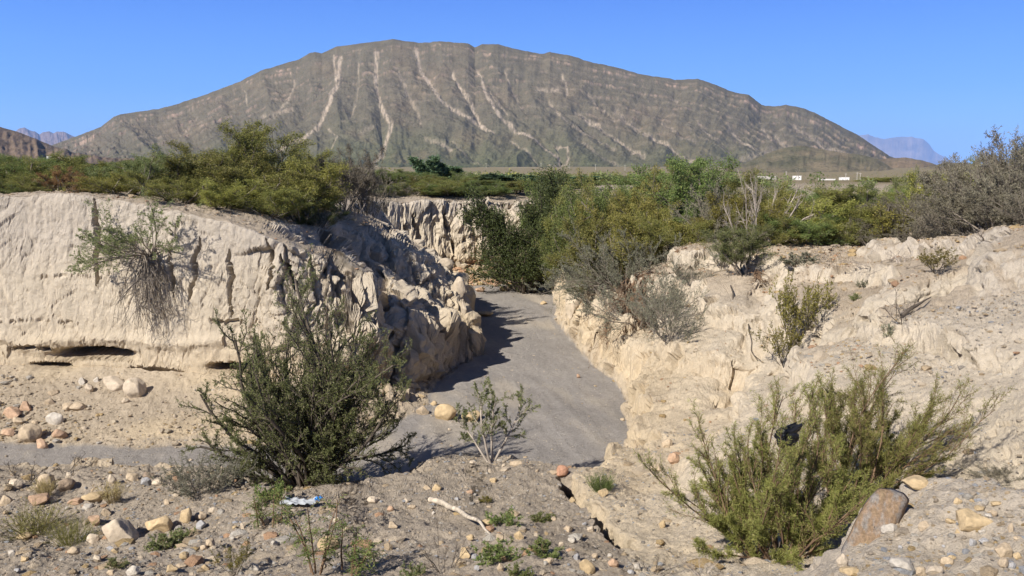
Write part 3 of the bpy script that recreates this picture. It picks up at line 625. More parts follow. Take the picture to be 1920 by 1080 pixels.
def plain_mat(name, c, rough=.9, noise=.3, scale=8., spec=.15):
    m, nt, b = new_mat(name)
    tc = N(nt, 'ShaderNodeTexCoord'); n1 = N(nt, 'ShaderNodeTexNoise', Scale=scale, Detail=5.)
    nt.links.new(tc.outputs['Object'], n1.inputs['Vector'])
    mr = N(nt, 'ShaderNodeMapRange'); mr.inputs['From Min'].default_value = .3; mr.inputs['From Max'].default_value = .7; mr.inputs['To Min'].default_value = 1 - noise; mr.inputs['To Max'].default_value = 1 + noise
    nt.links.new(n1.outputs['Fac'], mr.inputs[0])
    vm = N(nt, 'ShaderNodeVectorMath', operation='SCALE'); vm.inputs[0].default_value = c; nt.links.new(mr.outputs[0], vm.inputs['Scale'])
    nt.links.new(vm.outputs[0], b.inputs['Base Color']); b.inputs['Roughness'].default_value = rough; b.inputs['Specular IOR Level'].default_value = spec
    return m
M = dict(
    mesq=leaf_mat('leaf_olive', (.15, .165, .045), (.26, .25, .075), (.42, .36, .12), .3),
    mesqy=leaf_mat('leaf_yellow_green', (.19, .2, .045), (.33, .31, .085), (.46, .40, .13)),
    feather=leaf_mat('leaf_feathery', (.21, .235, .065), (.33, .335, .10), (.45, .42, .17), .35),
    green=leaf_mat('leaf_fresh', (.11, .15, .045), (.2, .24, .075), (.32, .32, .11), .3),
    acacia=leaf_mat('leaf_dark', (.135, .165, .06), (.25, .275, .11), (.40, .39, .23), .4),
    dark=leaf_mat('leaf_deep', (.045, .06, .022), (.085, .105, .035), (.15, .16, .06), .15),
    juniper=leaf_mat('leaf_juniper', (.075, .125, .065), (.125, .19, .095), (.19, .26, .13), .15),
    grey=leaf_mat('leaf_grey', (.17, .175, .12), (.27, .27, .19), (.36, .35, .26)),
    greytwig=leaf_mat('leaf_grey_brown', (.14, .125, .09), (.23, .205, .15), (.32, .29, .22)),
    rust=leaf_mat('leaf_rust', (.16, .085, .04), (.26, .14, .065), (.33, .2, .1)),
    creo=leaf_mat('leaf_creosote', (.12, .105, .025), (.21, .175, .045), (.32, .25, .08)),
    straw=leaf_mat('leaf_straw', (.36, .28, .13), (.52, .42, .22), (.6, .5, .3), .3),
    ygrass=leaf_mat('leaf_grass', (.2, .19, .06), (.34, .3, .11), (.46, .38, .18), .3),
    bark=plain_mat('bark_grey', (.20, .17, .14)), barkd=plain_mat('bark_dark', (.10, .082, .065)), barkl=plain_mat('bark_pale', (.36, .31, .26)), barkr=plain_mat('bark_reddish', (.19, .125, .08)))
PROTO = {}
def proto(key, leaf, bark, **kw):
    (SV, SF), (LV, LF, LT) = grow(**kw)
    h = max(SV[:, 2].max(), LV[:, 2].max() if len(LV) else 0); al = LV if len(LV) > 10 else SV
    w = np.percentile(np.abs(al[:, :2]), 96) * 2
    sm = mk_mesh('stems', SV, SF, True, None, [M[bark]])
    lm = mk_mesh('foliage', LV, LF, False, {'tint': ('FLOAT', LT)}, [M[leaf]]) if len(LV) else None
    PROTO[key] = (sm, lm, h, w)
def plant(key, name, label, cat, loc, h, w=None, rot=0., group=None, leaf=None, trunk='stems', tilt=(0, 0)):
    sm, lm, H, Wd = PROTO[key]
    e = empty(name, [float(c) for c in loc]); k = h / H; kw_ = (w * 1.12 / Wd) if w else k
    e.rotation_euler = (tilt[0], tilt[1], rot); e.scale = (kw_, kw_, k)
    link(trunk, sm, e)
    if lm is not None:
        if leaf:
            k2 = (lm.name, leaf)
            if k2 not in ALT:
                l2 = lm.copy(); l2.materials.clear(); l2.materials.append(M[leaf]); ALT[k2] = l2
            lm = ALT[k2]
        link('foliage', lm, e)
    return tag(e, label, cat, group)
ALT = {}
def zat(v, D): return EYE[2] + (HORIZON - v) / F * D      # height seen at photo row v, depth D (near the axis)
def zpix(u, v, D): return WD(u, v, D)[2]

# kinds of plant
for k in range(4):
    proto(f'mesq{k}', 'mesq', 'bark', seed=40 + k, n=8, L=2.6, r=.045, base=.25, tilt=(.15, 1.05), lv=((9, .5, .8), (7, .42, .9)), wig=.17, up=.07, K=7, leaf_m=46, ll=.072, lw=.022, f0=.12, kinds_leaf=2, jit=.07)
for k in range(3):
    proto(f'wild{k}', 'mesq', 'bark', seed=60 + k, n=7, L=2.8, r=.05, base=.3, tilt=(.1, .85), lv=((8, .55, .7), (7, .45, .8), (3, .5, .8)), wig=.2, up=.05, K=7, leaf_m=16, ll=.07, lw=.022, f0=.2, kinds_leaf=2, jit=.05)
for k in range(3):
    proto(f'greytwig{k}', 'greytwig', 'bark', seed=70 + k, n=14, L=1.9, r=.016, base=.3, tilt=(.1, 1.25), lv=((10, .5, .75), (9, .4, .8)), wig=.15, up=.02, K=6, leaf_m=8, ll=.07, lw=.016, f0=.12, bare=.1)
proto('deadbush', 'greytwig', 'barkl', seed=80, n=5, L=1.9, r=.03, base=.15, tilt=(.1, .8), lv=((7, .5, .7), (6, .4, .8), (4, .4, .8)), wig=.2, up=.04, K=6, leaf_m=1, ll=.04, lw=.01, bare=.8)
proto('bare', 'greytwig', 'barkd', seed=81, n=6, L=.5, r=.006, base=.05, tilt=(.2, 1.2), lv=((6, .5, .7), (4, .5, .8)), wig=.2, up=.02, K=5, leaf_m=1, ll=.01, lw=.004, bare=.9)
proto('barepale', 'greytwig', 'barkl', seed=82, n=7, L=.5, r=.007, base=.05, tilt=(.5, 1.4), lv=((5, .5, .7), (4, .5, .8)), wig=.22, up=.02, K=5, leaf_m=1, ll=.01, lw=.004, bare=.9)
proto('darktree', 'dark', 'barkd', seed=90, n=7, L=2.9, r=.07, base=.2, tilt=(.05, .75), lv=((12, .48, .75), (10, .42, .9)), wig=.14, up=.04, K=7, leaf_m=60, ll=.075, lw=.024, f0=.05, kinds_leaf=2, jit=.11)
for k in range(2):
    proto(f'juniper{k}', 'juniper', 'barkd', seed=95 + k, n=9, L=2.6, r=.05, base=.3, tilt=(.05, .45), lv=((14, .34, .7), (8, .4, .8)), wig=.08, up=.10, K=7, leaf_m=10, ll=.2, lw=.12, f0=.08, kinds_leaf=2, jit=.06)
for k in range(2):
    proto(f'creosote{k}', 'creo', 'barkd', seed=100 + k, n=9, L=1.1, r=.01, base=.06, tilt=(.1, .75), lv=((8, .42, .6), (5, .45, .7)), wig=.12, up=.05, K=6, leaf_m=5, ll=.045, lw=.022, f0=.3, kinds_leaf=2, jit=.01)
for k in range(2):
    proto(f'greyleaf{k}', 'grey', 'bark', seed=110 + k, n=14, L=1.3, r=.012, base=.15, tilt=(.1, 1.2), lv=((9, .5, .75), (8, .4, .8)), wig=.16, up=.03, K=6, leaf_m=7, ll=.04, lw=.016, f0=.15, bare=.1)
proto('silver', 'grey', 'bark', seed=115, n=42, L=.8, r=.005, base=.22, tilt=(.05, .95), lv=((6, .4, .35),), wig=.06, up=.05, K=7, leaf_m=14, ll=.05, lw=.011, f0=.2, kinds_leaf=2)
proto('tuft', 'ygrass', 'ygrass', seed=120, n=130, L=.5, r=.0028, base=.16, tilt=(.02, .8), lv=((2, .5, .3),), wig=.08, up=-.03, K=6, leaf_m=3, ll=.05, lw=.007, f0=.3)
proto('straw', 'straw', 'straw', seed=121, n=110, L=.42, r=.0028, base=.10, tilt=(.02, .6), lv=((2, .45, .3),), wig=.09, up=-.02, K=6, leaf_m=4, ll=.045, lw=.009, f0=.4)
for k in range(2):
    proto(f'forb{k}', 'green', 'barkr', seed=125 + k, n=16, L=.26, r=.004, base=.06, tilt=(.1, 1.2), lv=((5, .5, .7), (3, .5, .7)), wig=.18, up=.08, K=5, leaf_m=7, ll=.026, lw=.012, f0=.15, kinds_leaf=2)
proto('greentuft', 'green', 'green', seed=128, n=90, L=.5, r=.003, base=.12, tilt=(.02, .6), lv=((3, .5, .3),), wig=.05, up=.02, K=6, leaf_m=6, ll=.06, lw=.007, f0=.2)

def hero(key, leaf, bark, name, label, cat, loc, rot=0., extra=(), **kw):
    proto(key, leaf, bark, **kw)
    sm, lm, H, Wd = PROTO[key]
    e = empty(name, [float(c) for c in loc]); e.rotation_euler[2] = rot
    link('stems', sm, e); link('foliage', lm, e)
    return tag(e, label, cat)

# tall thorn bush in the left foreground, many crooked stems with arching sprays
b0 = hit(575, 912)
def thorn_bush():
    sets = []
    kw = dict(wig=.19, K=9, leaf_m=17, ll=.034, lw=.0125, kinds_leaf=2, r=.032, jit=.008, flat=.6)
    sets.append(grow(seed=3, n=7, L=2.9, base=.12, tilt=(.02, .38), up=.05, lv=((15, .40, .75), (11, .38, .85)), f0=.12, **kw))
    sets.append(grow(seed=4, n=7, L=2.3, base=.15, tilt=(.3, .9), up=.06, lv=((13, .42, .7), (11, .36, .85)), f0=.15, **kw))
    sets.append(grow(seed=8, n=8, L=2.5, base=.15, tilt=(.05, .45), up=.04, lean=(.16, .05), lv=((16, .40, .75), (11, .38, .85)), f0=.15, **kw))
    sets.append(grow(seed=5, n=7, L=2.35, base=.15, tilt=(.25, .5), up=.0, lean=(-.62, -.05), lv=((12, .34, .6), (9, .34, .75)), f0=.2, **kw))
    sets.append(grow(seed=6, n=6, L=1.7, base=.15, tilt=(.3, .8), up=.01, lean=(.5, -.15), lv=((13, .42, .75), (12, .36, .85)), f0=.1, **kw))
    sets.append(grow(seed=7, n=6, L=1.2, base=.2, tilt=(.3, 1.1), up=.03, lean=(0, -.3), lv=((13, .48, .75), (11, .4, .85)), f0=.05, **kw))
    S = join([g[0] for g in sets]); Lf = join([g[1][:2] for g in sets]); Lt = np.concatenate([g[1][2] for g in sets])
    e = empty('thorn_bush', [float(c) for c in b0])
    link('stems', mk_mesh('stems', S[0], S[1], True, None, [M['barkd']]), e)
    link('foliage', mk_mesh('foliage', Lf[0], Lf[1], False, {'tint': ('FLOAT', Lt)}, [M['acacia']]), e)
    e.scale = (.96, .96, 1.1)
    tag(e, 'tall dark green thorn bush with arching sprays in the left foreground', 'bush')
thorn_bush()
# sapling on the mound
hero('sapling', 'acacia', 'barkl', 'sapling', 'slender sapling with pale forked trunk on the crest of the grey mound', 'tree', hit(921, 868),
     seed=27, n=4, L=1.18, r=.021, base=.015, tilt=(.25, .8), lv=((9, .45, .85), (8, .42, .85)), wig=.13, up=.05, K=8, leaf_m=18, ll=.034, lw=.014, f0=.34, kinds_leaf=2, flat=.8)
# feathery green bushes in the hollow at the right
def feathery(name, label, loc, seeds, lean, L, leafk='feather'):
    sets = [grow(seed=q, n=n_, L=l_, r=.010, base=.3, tilt=t_, lv=((11, .36, .42), (9, .38, .6)), wig=.105, up=u_, K=8, leaf_m=lm_, ll=.038, lw=.0052, f0=f_, kinds_leaf=2, lean=le, jit=.006)
            for q, n_, l_, t_, u_, lm_, f_, le in seeds]
    S = join([g[0] for g in sets]); Lf = join([g[1][:2] for g in sets]); Lt = np.concatenate([g[1][2] for g in sets])
    e = empty(name, [float(c) for c in loc])
    link('stems', mk_mesh('stems', S[0], S[1], True, None, [M['barkr']]), e)
    link('foliage', mk_mesh('foliage', Lf[0], Lf[1], False, {'tint': ('FLOAT', Lt)}, [M[leafk]]), e)
    e.scale = (.92, .92, .95)
    return tag(e, label, 'bush')
g0 = hit(1455, 1035)
feathery('feathery_bush', 'large feathery green bush in the hollow with a black bag caught in it', g0,
         [(31, 11, L_, t_, .03, lm_, f_, le) for L_, t_, lm_, f_, le in ((1.55, (.05, .6), 9, .35, (-.05, 0)),)] +
         [(32, 11, 1.4, (.3, .9), .05, 11, .2, (-.2, 0)), (33, 14, .95, (.3, 1.1), .03, 20, .1, (.15, -.1)), (34, 12, .8, (.5, 1.2), .03, 20, .05, (-.25, -.1)), (36, 10, 1.1, (.2, .9), .03, 18, .1, (.3, 0))], 0, 0)
g1 = hit(1600, 930)
feathery('feathery_bush', 'feathery green bush behind the big tilted slab with thin branches reaching right', g1,
         [(41, 12, 1.25, (.1, .6), .02, 14, .25, (.35, 0)), (42, 10, 1.7, (.2, .6), -.01, 8, .35, (.75, .1)), (43, 13, .75, (.3, 1.1), .02, 20, .1, (.1, -.1)), (44, 8, 1.3, (.05, .4), .03, 13, .3, (.1, 0))], 0, 0)

def at_px(key, u, v, vtop, wpx, name, label, cat, rot=0., leaf=None, group=None, trunk='stems', sink=.03, tilt=(0, 0)):
    p = hit(u, v); D = p[1]; h = max(.05, (v - vtop) / F * math.hypot(D, 5 - p[2]) * 1.02)
    p[2] -= sink * h
    return plant(key, name, label, cat, p, h, wpx / F * D if wpx else None, rot, group, leaf, trunk, tilt)
def at_d(key, u, D, vtop, wpx, name, label, cat, rot=0., leaf=None, group=None, trunk='stems'):
    x = (u - 960) / F * D * 1.0; z = ground(x, D); h = (zpix(u, vtop, D) - z) * 1.16
    return plant(key, name, label, cat, (x, D, z - .05), max(h, .3), wpx / F * D, rot, group, leaf, trunk)

G_L = 'bushes on the left bank'
LEFT = [
    ('mesq0', -70, 27, 288, 210, None, 'green bush cut off by the left edge of the picture'),
    ('mesq1', 28, 30, 288, 150, 'green', 'green bush near the far left edge on top of the cliff'),
    ('mesq2', 85, 34, 283, 130, 'green', 'green bush beside the small white hut on the left bank'),
    ('wild0', 122, 21.5, 312, 80, 'rust', 'rust-brown dried bush between green ones on the left bank'),
    ('mesq3', 55, 23.5, 322, 110, None, 'low green bush at the cliff edge left of the rusty bush'),
    ('mesq3', -15, 25.5, 296, 170, 'green', 'broad green bush at the left margin behind the cliff edge'),
    ('mesq1', 62, 26, 296, 170, 'mesq', 'olive bush in front of the small white hut'),
    ('mesq2', 150, 27, 300, 170, 'green', 'broad green bush behind and right of the rusty bush'),
    ('mesq0', 225, 26, 292, 170, 'mesq', 'olive bush between the rusty bush and the dark thorny one'),
    ('mesq0', 175, 32, 295, 150, 'green', 'mid-green bush behind the rusty dried bush'),
    ('mesq1', 190, 23.2, 328, 110, 'mesqy', 'low yellow-green bush at the cliff edge right of the rusty bush'),
    ('wild1', 268, 21.8, 278, 150, 'acacia', 'dark thorny bush with bare grey branches above the hanging bush'),
    ('mesq2', 330, 27, 284, 190, 'green', 'olive bush behind the dark thorny bush'),
    ('mesq3', 385, 22.6, 285, 200, None, 'broad olive mesquite bush near the cliff edge'),
    ('wild2', 465, 24.5, 236, 150, None, 'tallest mesquite on the left bank, with dark limbs rising above the rest'),
    ('mesq0', 410, 27, 268, 170, 'mesq', 'olive mesquite just left of the tallest one'),
    ('mesq1', 540, 25.5, 264, 190, None, 'rounded olive mesquite just right of the tallest one'),
    ('mesq2', 480, 21.8, 300, 190, 'mesq', 'olive bush in front of the tallest mesquite, leaning over the cliff'),
    ('mesq3', 575, 22.6, 300, 170, 'mesqy', 'yellow-green bush at the right end of the mesquite clump'),
    ('mesq1', 8, 22.0, 338, 90, 'green', 'low green bush at the cliff edge on the left margin'),
    ('mesq0', 78, 22.1, 345, 60, 'mesq', 'low olive bush at the cliff edge in front of the rusty bush'),
    ('mesq2', 170, 21.9, 336, 70, 'mesqy', 'low yellowish bush touching the right side of the rusty bush'),
    ('mesq3', 232, 21.3, 322, 110, 'mesqy', 'yellow-green bush at the cliff edge left of the dark thorny bush'),
    ('mesq0', 345, 20.9, 322, 150, 'mesq', 'olive bush hanging over the cliff edge right of the dark thorny bush'),
    ('mesq1', 420, 20.5, 335, 160, 'mesqy', 'yellowish olive bush spilling over the middle of the cliff edge'),
    ('mesq2', 505, 20.5, 345, 150, 'mesq', 'olive bush spilling over where the cliff edge starts to sink'),
    ('mesq3', 560, 21.3, 335, 130, 'mesqy', 'yellow-green bush at the low right end of the cliff edge'),
    ('mesq0', 610, 28, 280, 130, None, 'olive bush behind the dark grey-leaved bush'),
    ('wild0', 640, 25.2, 282, 120, 'greytwig', 'dark grey-leaved bush at the right end of the left bank clump'),
    ('mesq1', 600, 21.6, 380, 90, 'dark', 'small dark green bush hanging at the slope below the mesquite clump'),
    ('greytwig0', 690, 27.5, 298, 95, None, 'bare grey twiggy bush leaning out at the end of the mesquite clump'),
    ('deadbush', 668, 25.6, 330, 110, None, 'pale dead branches at the foot of the dark grey-leaved bush'),
]
for k, (key, u, D, vt, w, leaf, lab) in enumerate(LEFT):
    at_d(key, u, D, vt, w, 'bush', lab, 'bush', rot=k * 1.7, leaf=leaf, group=G_L)
MID = [
    ('mesq2', 735, 52, 318, 80, 'acacia', 'dull green bush on the far bank next to bare grey twigs'),
    ('mesq0', 775, 60, 318, 90, 'green', 'green bush left of the upright juniper'),
    ('mesq1', 835, 57, 322, 80, 'green', 'green bush right of the upright juniper'),
    ('greytwig1', 690, 44, 338, 60, None, 'low grey bush at the left end of the far cliff'),
    ('greytwig2', 752, 44.3, 344, 80, None, 'low grey bush on the rim of the far cliff'),
    ('mesq3', 808, 44.2, 343, 100, 'green', 'dull green low bush in the middle of the far cliff rim'),
    ('mesq0', 866, 44.6, 345, 90, 'green', 'olive low bush near the right end of the far cliff rim'),
    ('mesq3', 702, 50, 318, 130, 'green', 'green bush on the far bank behind the bare grey twigs'),
    ('mesq1', 748, 49, 328, 120, 'mesq', 'olive bush standing on the left half of the far cliff'),
    ('mesq0', 792, 51, 326, 120, 'green', 'dull green bush below the upright juniper'),
    ('mesq2', 832, 50, 330, 120, 'mesq', 'olive bush standing on the right half of the far cliff'),
    ('mesq3', 878, 50, 336, 120, 'green', 'dull green bush near the right end of the far cliff'),
    ('mesq1', 922, 51, 344, 120, 'mesq', 'olive bush above the right end of the far cliff'),
    ('mesq0', 968, 52, 345, 120, 'green', 'dull green bush directly behind the top of the dark tree'),
    ('mesq2', 1020, 50, 346, 130, 'mesq', 'olive bush behind the right side of the dark tree'),
    ('mesq1', 928, 45.4, 338, 100, 'green', 'green bush at the very right end of the far cliff rim'),
    ('mesq3', 962, 46.5, 338, 110, 'mesq', 'olive bush between the far cliff rim and the dark tree'),
    ('mesq2', 905, 47.5, 334, 110, 'green', 'green bush a little behind the right end of the far rim'),
    ('mesq0', 850, 46.5, 334, 110, 'mesq', 'olive bush a little behind the middle of the far rim'),
    ('mesq2', 720, 44.0, 338, 90, 'green', 'low green bush right at the left corner of the far cliff rim'),
    ('mesq1', 778, 44.1, 338, 90, 'mesq', 'low olive bush on the far cliff rim left of its middle'),
    ('mesq3', 838, 44.3, 340, 90, 'mesq', 'low olive bush on the far cliff rim right of its middle'),
    ('mesq0', 890, 44.8, 342, 90, 'green', 'low green bush close to the right end of the far cliff rim'),
    ('mesq2', 935, 56, 347, 100, 'green', 'green bush between the far cliff and the juniper row'),
    ('mesq1', 990, 56, 347, 110, 'mesq', 'olive bush in front of the juniper row'),
    ('mesq3', 1050, 56, 346, 110, 'green', 'green bush at the right end of the juniper row'),
    ('greytwig0', 912, 45.8, 345, 70, None, 'greyish low bush above the right end of the far cliff'),
]
for k, (key, u, D, vt, w, leaf, lab) in enumerate(MID):
    at_d(key, u, D, vt, w, 'bush', lab, 'bush', rot=k * 2.1, leaf=leaf, group='bushes on the far bank')
for k, (u, D, vt, w, lab) in enumerate([(806, 60, 296, 46, 'upright bluish green juniper standing above the far bushes'), (838, 62, 314, 50, 'lower juniper just right of the upright one'), (928, 58, 326, 60, 'first juniper at the left end of the distant row'), (962, 60, 328, 56, 'second juniper from the left in the distant row'),
                                        (994, 61, 329, 56, 'middle juniper of the distant row'), (1026, 61, 332, 50, 'fourth juniper from the left in the distant row'), (1086, 64, 330, 60, 'lone rounded juniper right of the distant row')]):
    at_d(f'juniper{k % 2}', u, D, vt, w, 'juniper', lab, 'juniper', rot=k * 1.3, group='junipers beyond the wash')
e = at_d('darktree', 986, 38.0, 328, 185, 'tree', 'dark green dense tree at the far bend of the wash', 'tree', rot=.4, trunk='trunk')
RIGHT = [
    ('mesq0', 1062, 42, 352, 130, 'green', 'green bush right behind the dark tree'),
    ('mesq1', 1090, 34, 362, 150, 'mesq', 'yellowish olive bush right of the dark tree'),
    ('mesq2', 1085, 30, 425, 110, 'green', 'green bush at the bank edge right of the dark tree'),
    ('mesq3', 1150, 31, 352, 160, 'green', 'light green mesquite above the large grey bush'),
    ('wild1', 1205, 28, 326, 170, 'mesqy', 'yellow-green mesquite behind the large grey bush'),
    ('mesq1', 1180, 27, 395, 120, 'mesqy', 'yellowish bush just above the large grey bush'),
    ('mesq0', 1265, 36, 312, 130, 'mesq', 'olive mesquite behind the tall right bank bush'),
    ('wild2', 1315, 29, 298, 180, 'green', 'tallest green bush in the middle of the right bank'),
    ('greytwig0', 1345, 25.5, 345, 150, None, 'grey twiggy bush in front of the tallest right bank bush'),
    ('mesq2', 1275, 25.2, 400, 130, 'mesq', 'olive bush above the right bank rim, left of the leaning dead tree'),
    ('mesq3', 1395, 25, 360, 130, 'creo', 'brownish green bush behind the uprooted bush'),
    ('mesq0', 1385, 31, 325, 130, 'mesq', 'olive bush far behind the uprooted bush'),
    ('deadbush', 1440, 24.6, 332, 130, None, 'pale grey dead bush with bare branches on the right bank'),
    ('mesq1', 1465, 30, 348, 140, 'mesqy', 'light green bush behind the pale dead bush'),
    ('mesq2', 1500, 23.6, 392, 150, 'green', 'low green bush at the back of the stony flat'),
    ('mesq3', 1545, 32, 349, 150, 'mesq', 'olive green bush below the white houses'),
    ('mesq0', 1575, 23.5, 395, 140, 'mesq', 'green bush in the middle of the hedge behind the stony flat'),
    ('wild0', 1610, 33, 348, 150, 'green', 'green bush right of the white houses'),
    ('mesq1', 1650, 24.5, 372, 140, 'greytwig', 'grey green bush at the right of the hedge'),
    ('greytwig1', 1640, 23, 410, 120, None, 'grey bare bush near the right of the stony flat'),
    ('mesq2', 1690, 34, 347, 140, 'green', 'green bush far right below the orange house'),
    ('creosote0', 1672, 22.6, 385, 100, None, 'olive creosote bush fanning out at the right end of the stony flat'),
    ('greytwig2', 1725, 24, 350, 140, None, 'grey twiggy bush left of the dark thicket'),
    ('mesq3', 1780, 24.5, 322, 130, 'mesqy', 'yellow-green bush at the left flank of the grey thicket'),
    ('greytwig0', 1800, 20.5, 345, 170, None, 'grey tangled bush at the lower left of the thicket'),
    ('greytwig1', 1870, 19.5, 252, 200, None, 'tallest grey thorn thicket near the right edge'),
    ('greytwig2', 1930, 18.2, 255, 190, None, 'grey thorn thicket cut off by the right edge'),
    ('wild1', 1865, 18.2, 330, 190, 'greytwig', 'dark tangled thorn bush at the front of the thicket'),
    ('greytwig0', 1945, 17, 340, 190, None, 'dark grey brush at the crest on the right edge'),
    ('mesq0', 1830, 24, 300, 120, 'mesq', 'olive bush behind the grey thicket'),
    ('mesq3', 1120, 27.5, 408, 130, 'mesq', 'olive bush between the dark tree and the large grey bush'),
    ('mesq2', 1230, 26, 385, 150, 'mesqy', 'yellow-green bush behind the right side of the large grey bush'),
    ('mesq0', 1330, 26.5, 375, 140, 'green', 'green bush at the foot of the tallest right bank bush'),
    ('mesq1', 1440, 23.5, 395, 130, 'mesq', 'olive bush at the foot of the pale dead bush'),
    ('mesq3', 1535, 24.6, 372, 150, 'mesqy', 'yellowish green bush at the back edge of the stony flat'),
    ('mesq2', 1610, 24.5, 378, 150, 'mesq', 'olive bush at the back right of the stony flat'),
    ('mesq0', 1500, 35, 346, 150, 'green', 'green bush far behind the stony flat'),
    ('mesq1', 1420, 36, 345, 150, 'green', 'green bush behind the dead bush and its neighbours'),
    ('mesq2', 1730, 29, 350, 140, 'mesq', 'olive bush behind the left side of the grey thicket'),
    ('mesq3', 1205, 38, 335, 150, 'green', 'green bush beyond the yellow-green mesquite'),
    ('mesq1', 1130, 42, 345, 140, 'mesq', 'olive bush beyond the light green mesquite'),
    ('greytwig2', 1745, 21.5, 400, 140, None, 'low grey tangled brush below the thicket'),
    ('greytwig0', 1835, 19.6, 288, 200, None, 'grey thorn thicket left of the tallest one'),
    ('greytwig1', 1905, 18.6, 268, 210, None, 'grey thorn thicket right beside the tallest one'),
    ('wild0', 1900, 20.5, 262, 200, 'greytwig', 'brownish grey leafy bush behind the tallest thicket'),
    ('greytwig2', 1790, 21.2, 330, 180, None, 'grey brush filling the left foot of the thicket'),
    ('mesq1', 2010, 20, 280, 200, 'mesq', 'green bush beyond the right edge of the thicket'),
]
for k, (key, u, D, vt, w, leaf, lab) in enumerate(RIGHT):
    at_d(key, u, D, vt, w, 'bush', lab, 'bush', rot=k * 1.9 + .4, leaf=leaf, group='bushes on the right bank')

rng = np.random.default_rng(77)
for k in range(70):                # the thicket goes on behind, one bush after another, all much alike
    D = float(rng.uniform(46, 135)); u = float(rng.uniform(1050, 1900)) if k % 4 else float(rng.uniform(-60, 1000))
    if D < 62 and u < 1050: D += 25
    if 1405 < u < 1800: u = u - 400 if k % 8 < 4 else u + 260; D += 15 * (u < 1050)
    right_ = u > 1040
    at_d(f'mesq{k % 4}', u, D, float(rng.uniform(326, 342)) if D < 80 else float(rng.uniform(328, 337)), float(rng.uniform(70, 120)) * min(1, 75 / D), 'bush', 'green bush among the farther bushes of the flat, behind the right bank hedge' if right_ else 'green bush among the farther bushes of the flat, beyond the left bank and wash', 'bush', rot=k * 1.1, leaf=['green', 'mesq', 'acacia', 'mesqy', 'green'][k % 5], group='farther bushes behind the right bank hedge' if right_ else 'farther bushes beyond the left bank')
# roots that hang from undermined plants
def roots(parent, seed, n, L, r, spread, bark='bark', droop=-.25, name='roots', lv=((4, .5, .6), (3, .5, .7)), fwd=-.25):
    rng = np.random.default_rng(seed)
    a = rng.uniform(0, 2 * math.pi, n)
    d = np.stack([np.cos(a) * spread, np.full(n, fwd) + .1 * np.sin(a), np.full(n, -.5)], -1)
    st = rng.normal(size=(n, 3)) * np.array([.14, .05, .1])
    P_, D_ = run(rng, st, d, L * rng.uniform(.4, 1.1, n), 9, .22, droop)
    P_[..., 1] = np.minimum(P_[..., 1], .02)
    parts = [tubes(P_, (r * rng.uniform(.5, 1.2, n))[:, None] * np.linspace(1, .3, 9)[None], 4)]; ln = np.full(n, L)
    for m, ratio, sp in lv:
        pos, dd, f = along(rng, P_, D_, m, .2, 1)
        rv = rng.normal(size=pos.shape); nd = nrm(dd + rv * sp)
        P_, D_ = run(rng, pos, nd, L * ratio * rng.uniform(.3, 1, len(pos)) * (1.1 - .6 * f), 6, .22, droop)
        parts.append(tubes(P_, np.full((len(pos), 1), r * .35) * np.linspace(1, .4, 6)[None], 3)); L = L * ratio
    V, Fq = join(parts)
    return link(name, mk_mesh(name, V, Fq, True, None, [M[bark]]), parent)

# bush hanging from the left cliff
p = hit(288, 478); p[1] -= .15
proto('hanging', 'acacia', 'bark', seed=51, n=20, L=1.5, r=.014, base=.15, tilt=(.95, 1.55), lv=((8, .42, .7), (7, .4, .8)), wig=.15, up=-.01, K=7, leaf_m=9, ll=.05, lw=.017, f0=.2, lean=(-.55, -.45), kinds_leaf=2, bare=.15)
e = empty('hanging_bush', [float(c) for c in p]); link('stems', PROTO['hanging'][0], e); link('foliage', PROTO['hanging'][1], e)
roots(e, 5, 34, 1.75, .017, .45); roots(e, 6, 5, .9, .022, .9, 'barkl', .12, 'root')
tag(e, 'dark bush hanging from the left cliff with a beard of bare roots', 'bush')
# grey bushes hanging on the right bank
p = hit(1172, 545)
proto('greyhang', 'grey', 'bark', seed=53, n=30, L=2.25, r=.014, base=.3, tilt=(.35, 1.35), lv=((10, .42, .6), (8, .4, .75)), wig=.13, up=.0, K=7, leaf_m=15, ll=.05, lw=.014, f0=.2, kinds_leaf=2, bare=.1)
e = empty('grey_bush', [float(c) for c in p]); link('stems', PROTO['greyhang'][0], e); link('foliage', PROTO['greyhang'][1], e)
r_ = roots(e, 8, 60, 2.6, .011, .35, 'barkr', -.12, fwd=-.9); r_.location = (.0, -.9, .25)
drape = lambda ob, off: [setattr(v_, 'co', (v_.co[0], v_.co[1], max(v_.co[2], ground(v_.co[0] + off[0], v_.co[1] + off[1]) + .03 - off[2]))) for v_ in ob.data.vertices]
drape(r_, np.array(p) + np.array([0, -.9, .25]))
r2 = roots(e, 18, 40, 2.2, .012, .3, 'barkr', -.12, fwd=-.9); r2.location = (-.1, -2.3, .1); drape(r2, np.array(p) + np.array([-.1, -2.3, .1]))
tag(e, 'large grey-green bush drooping over the right bank with brown roots below', 'bush')
p = hit(1250, 605); e = plant('greyleaf0', 'grey_bush', 'smaller grey-green bush low on the right bank face', 'bush', p, 1.4, 1.5, .5)
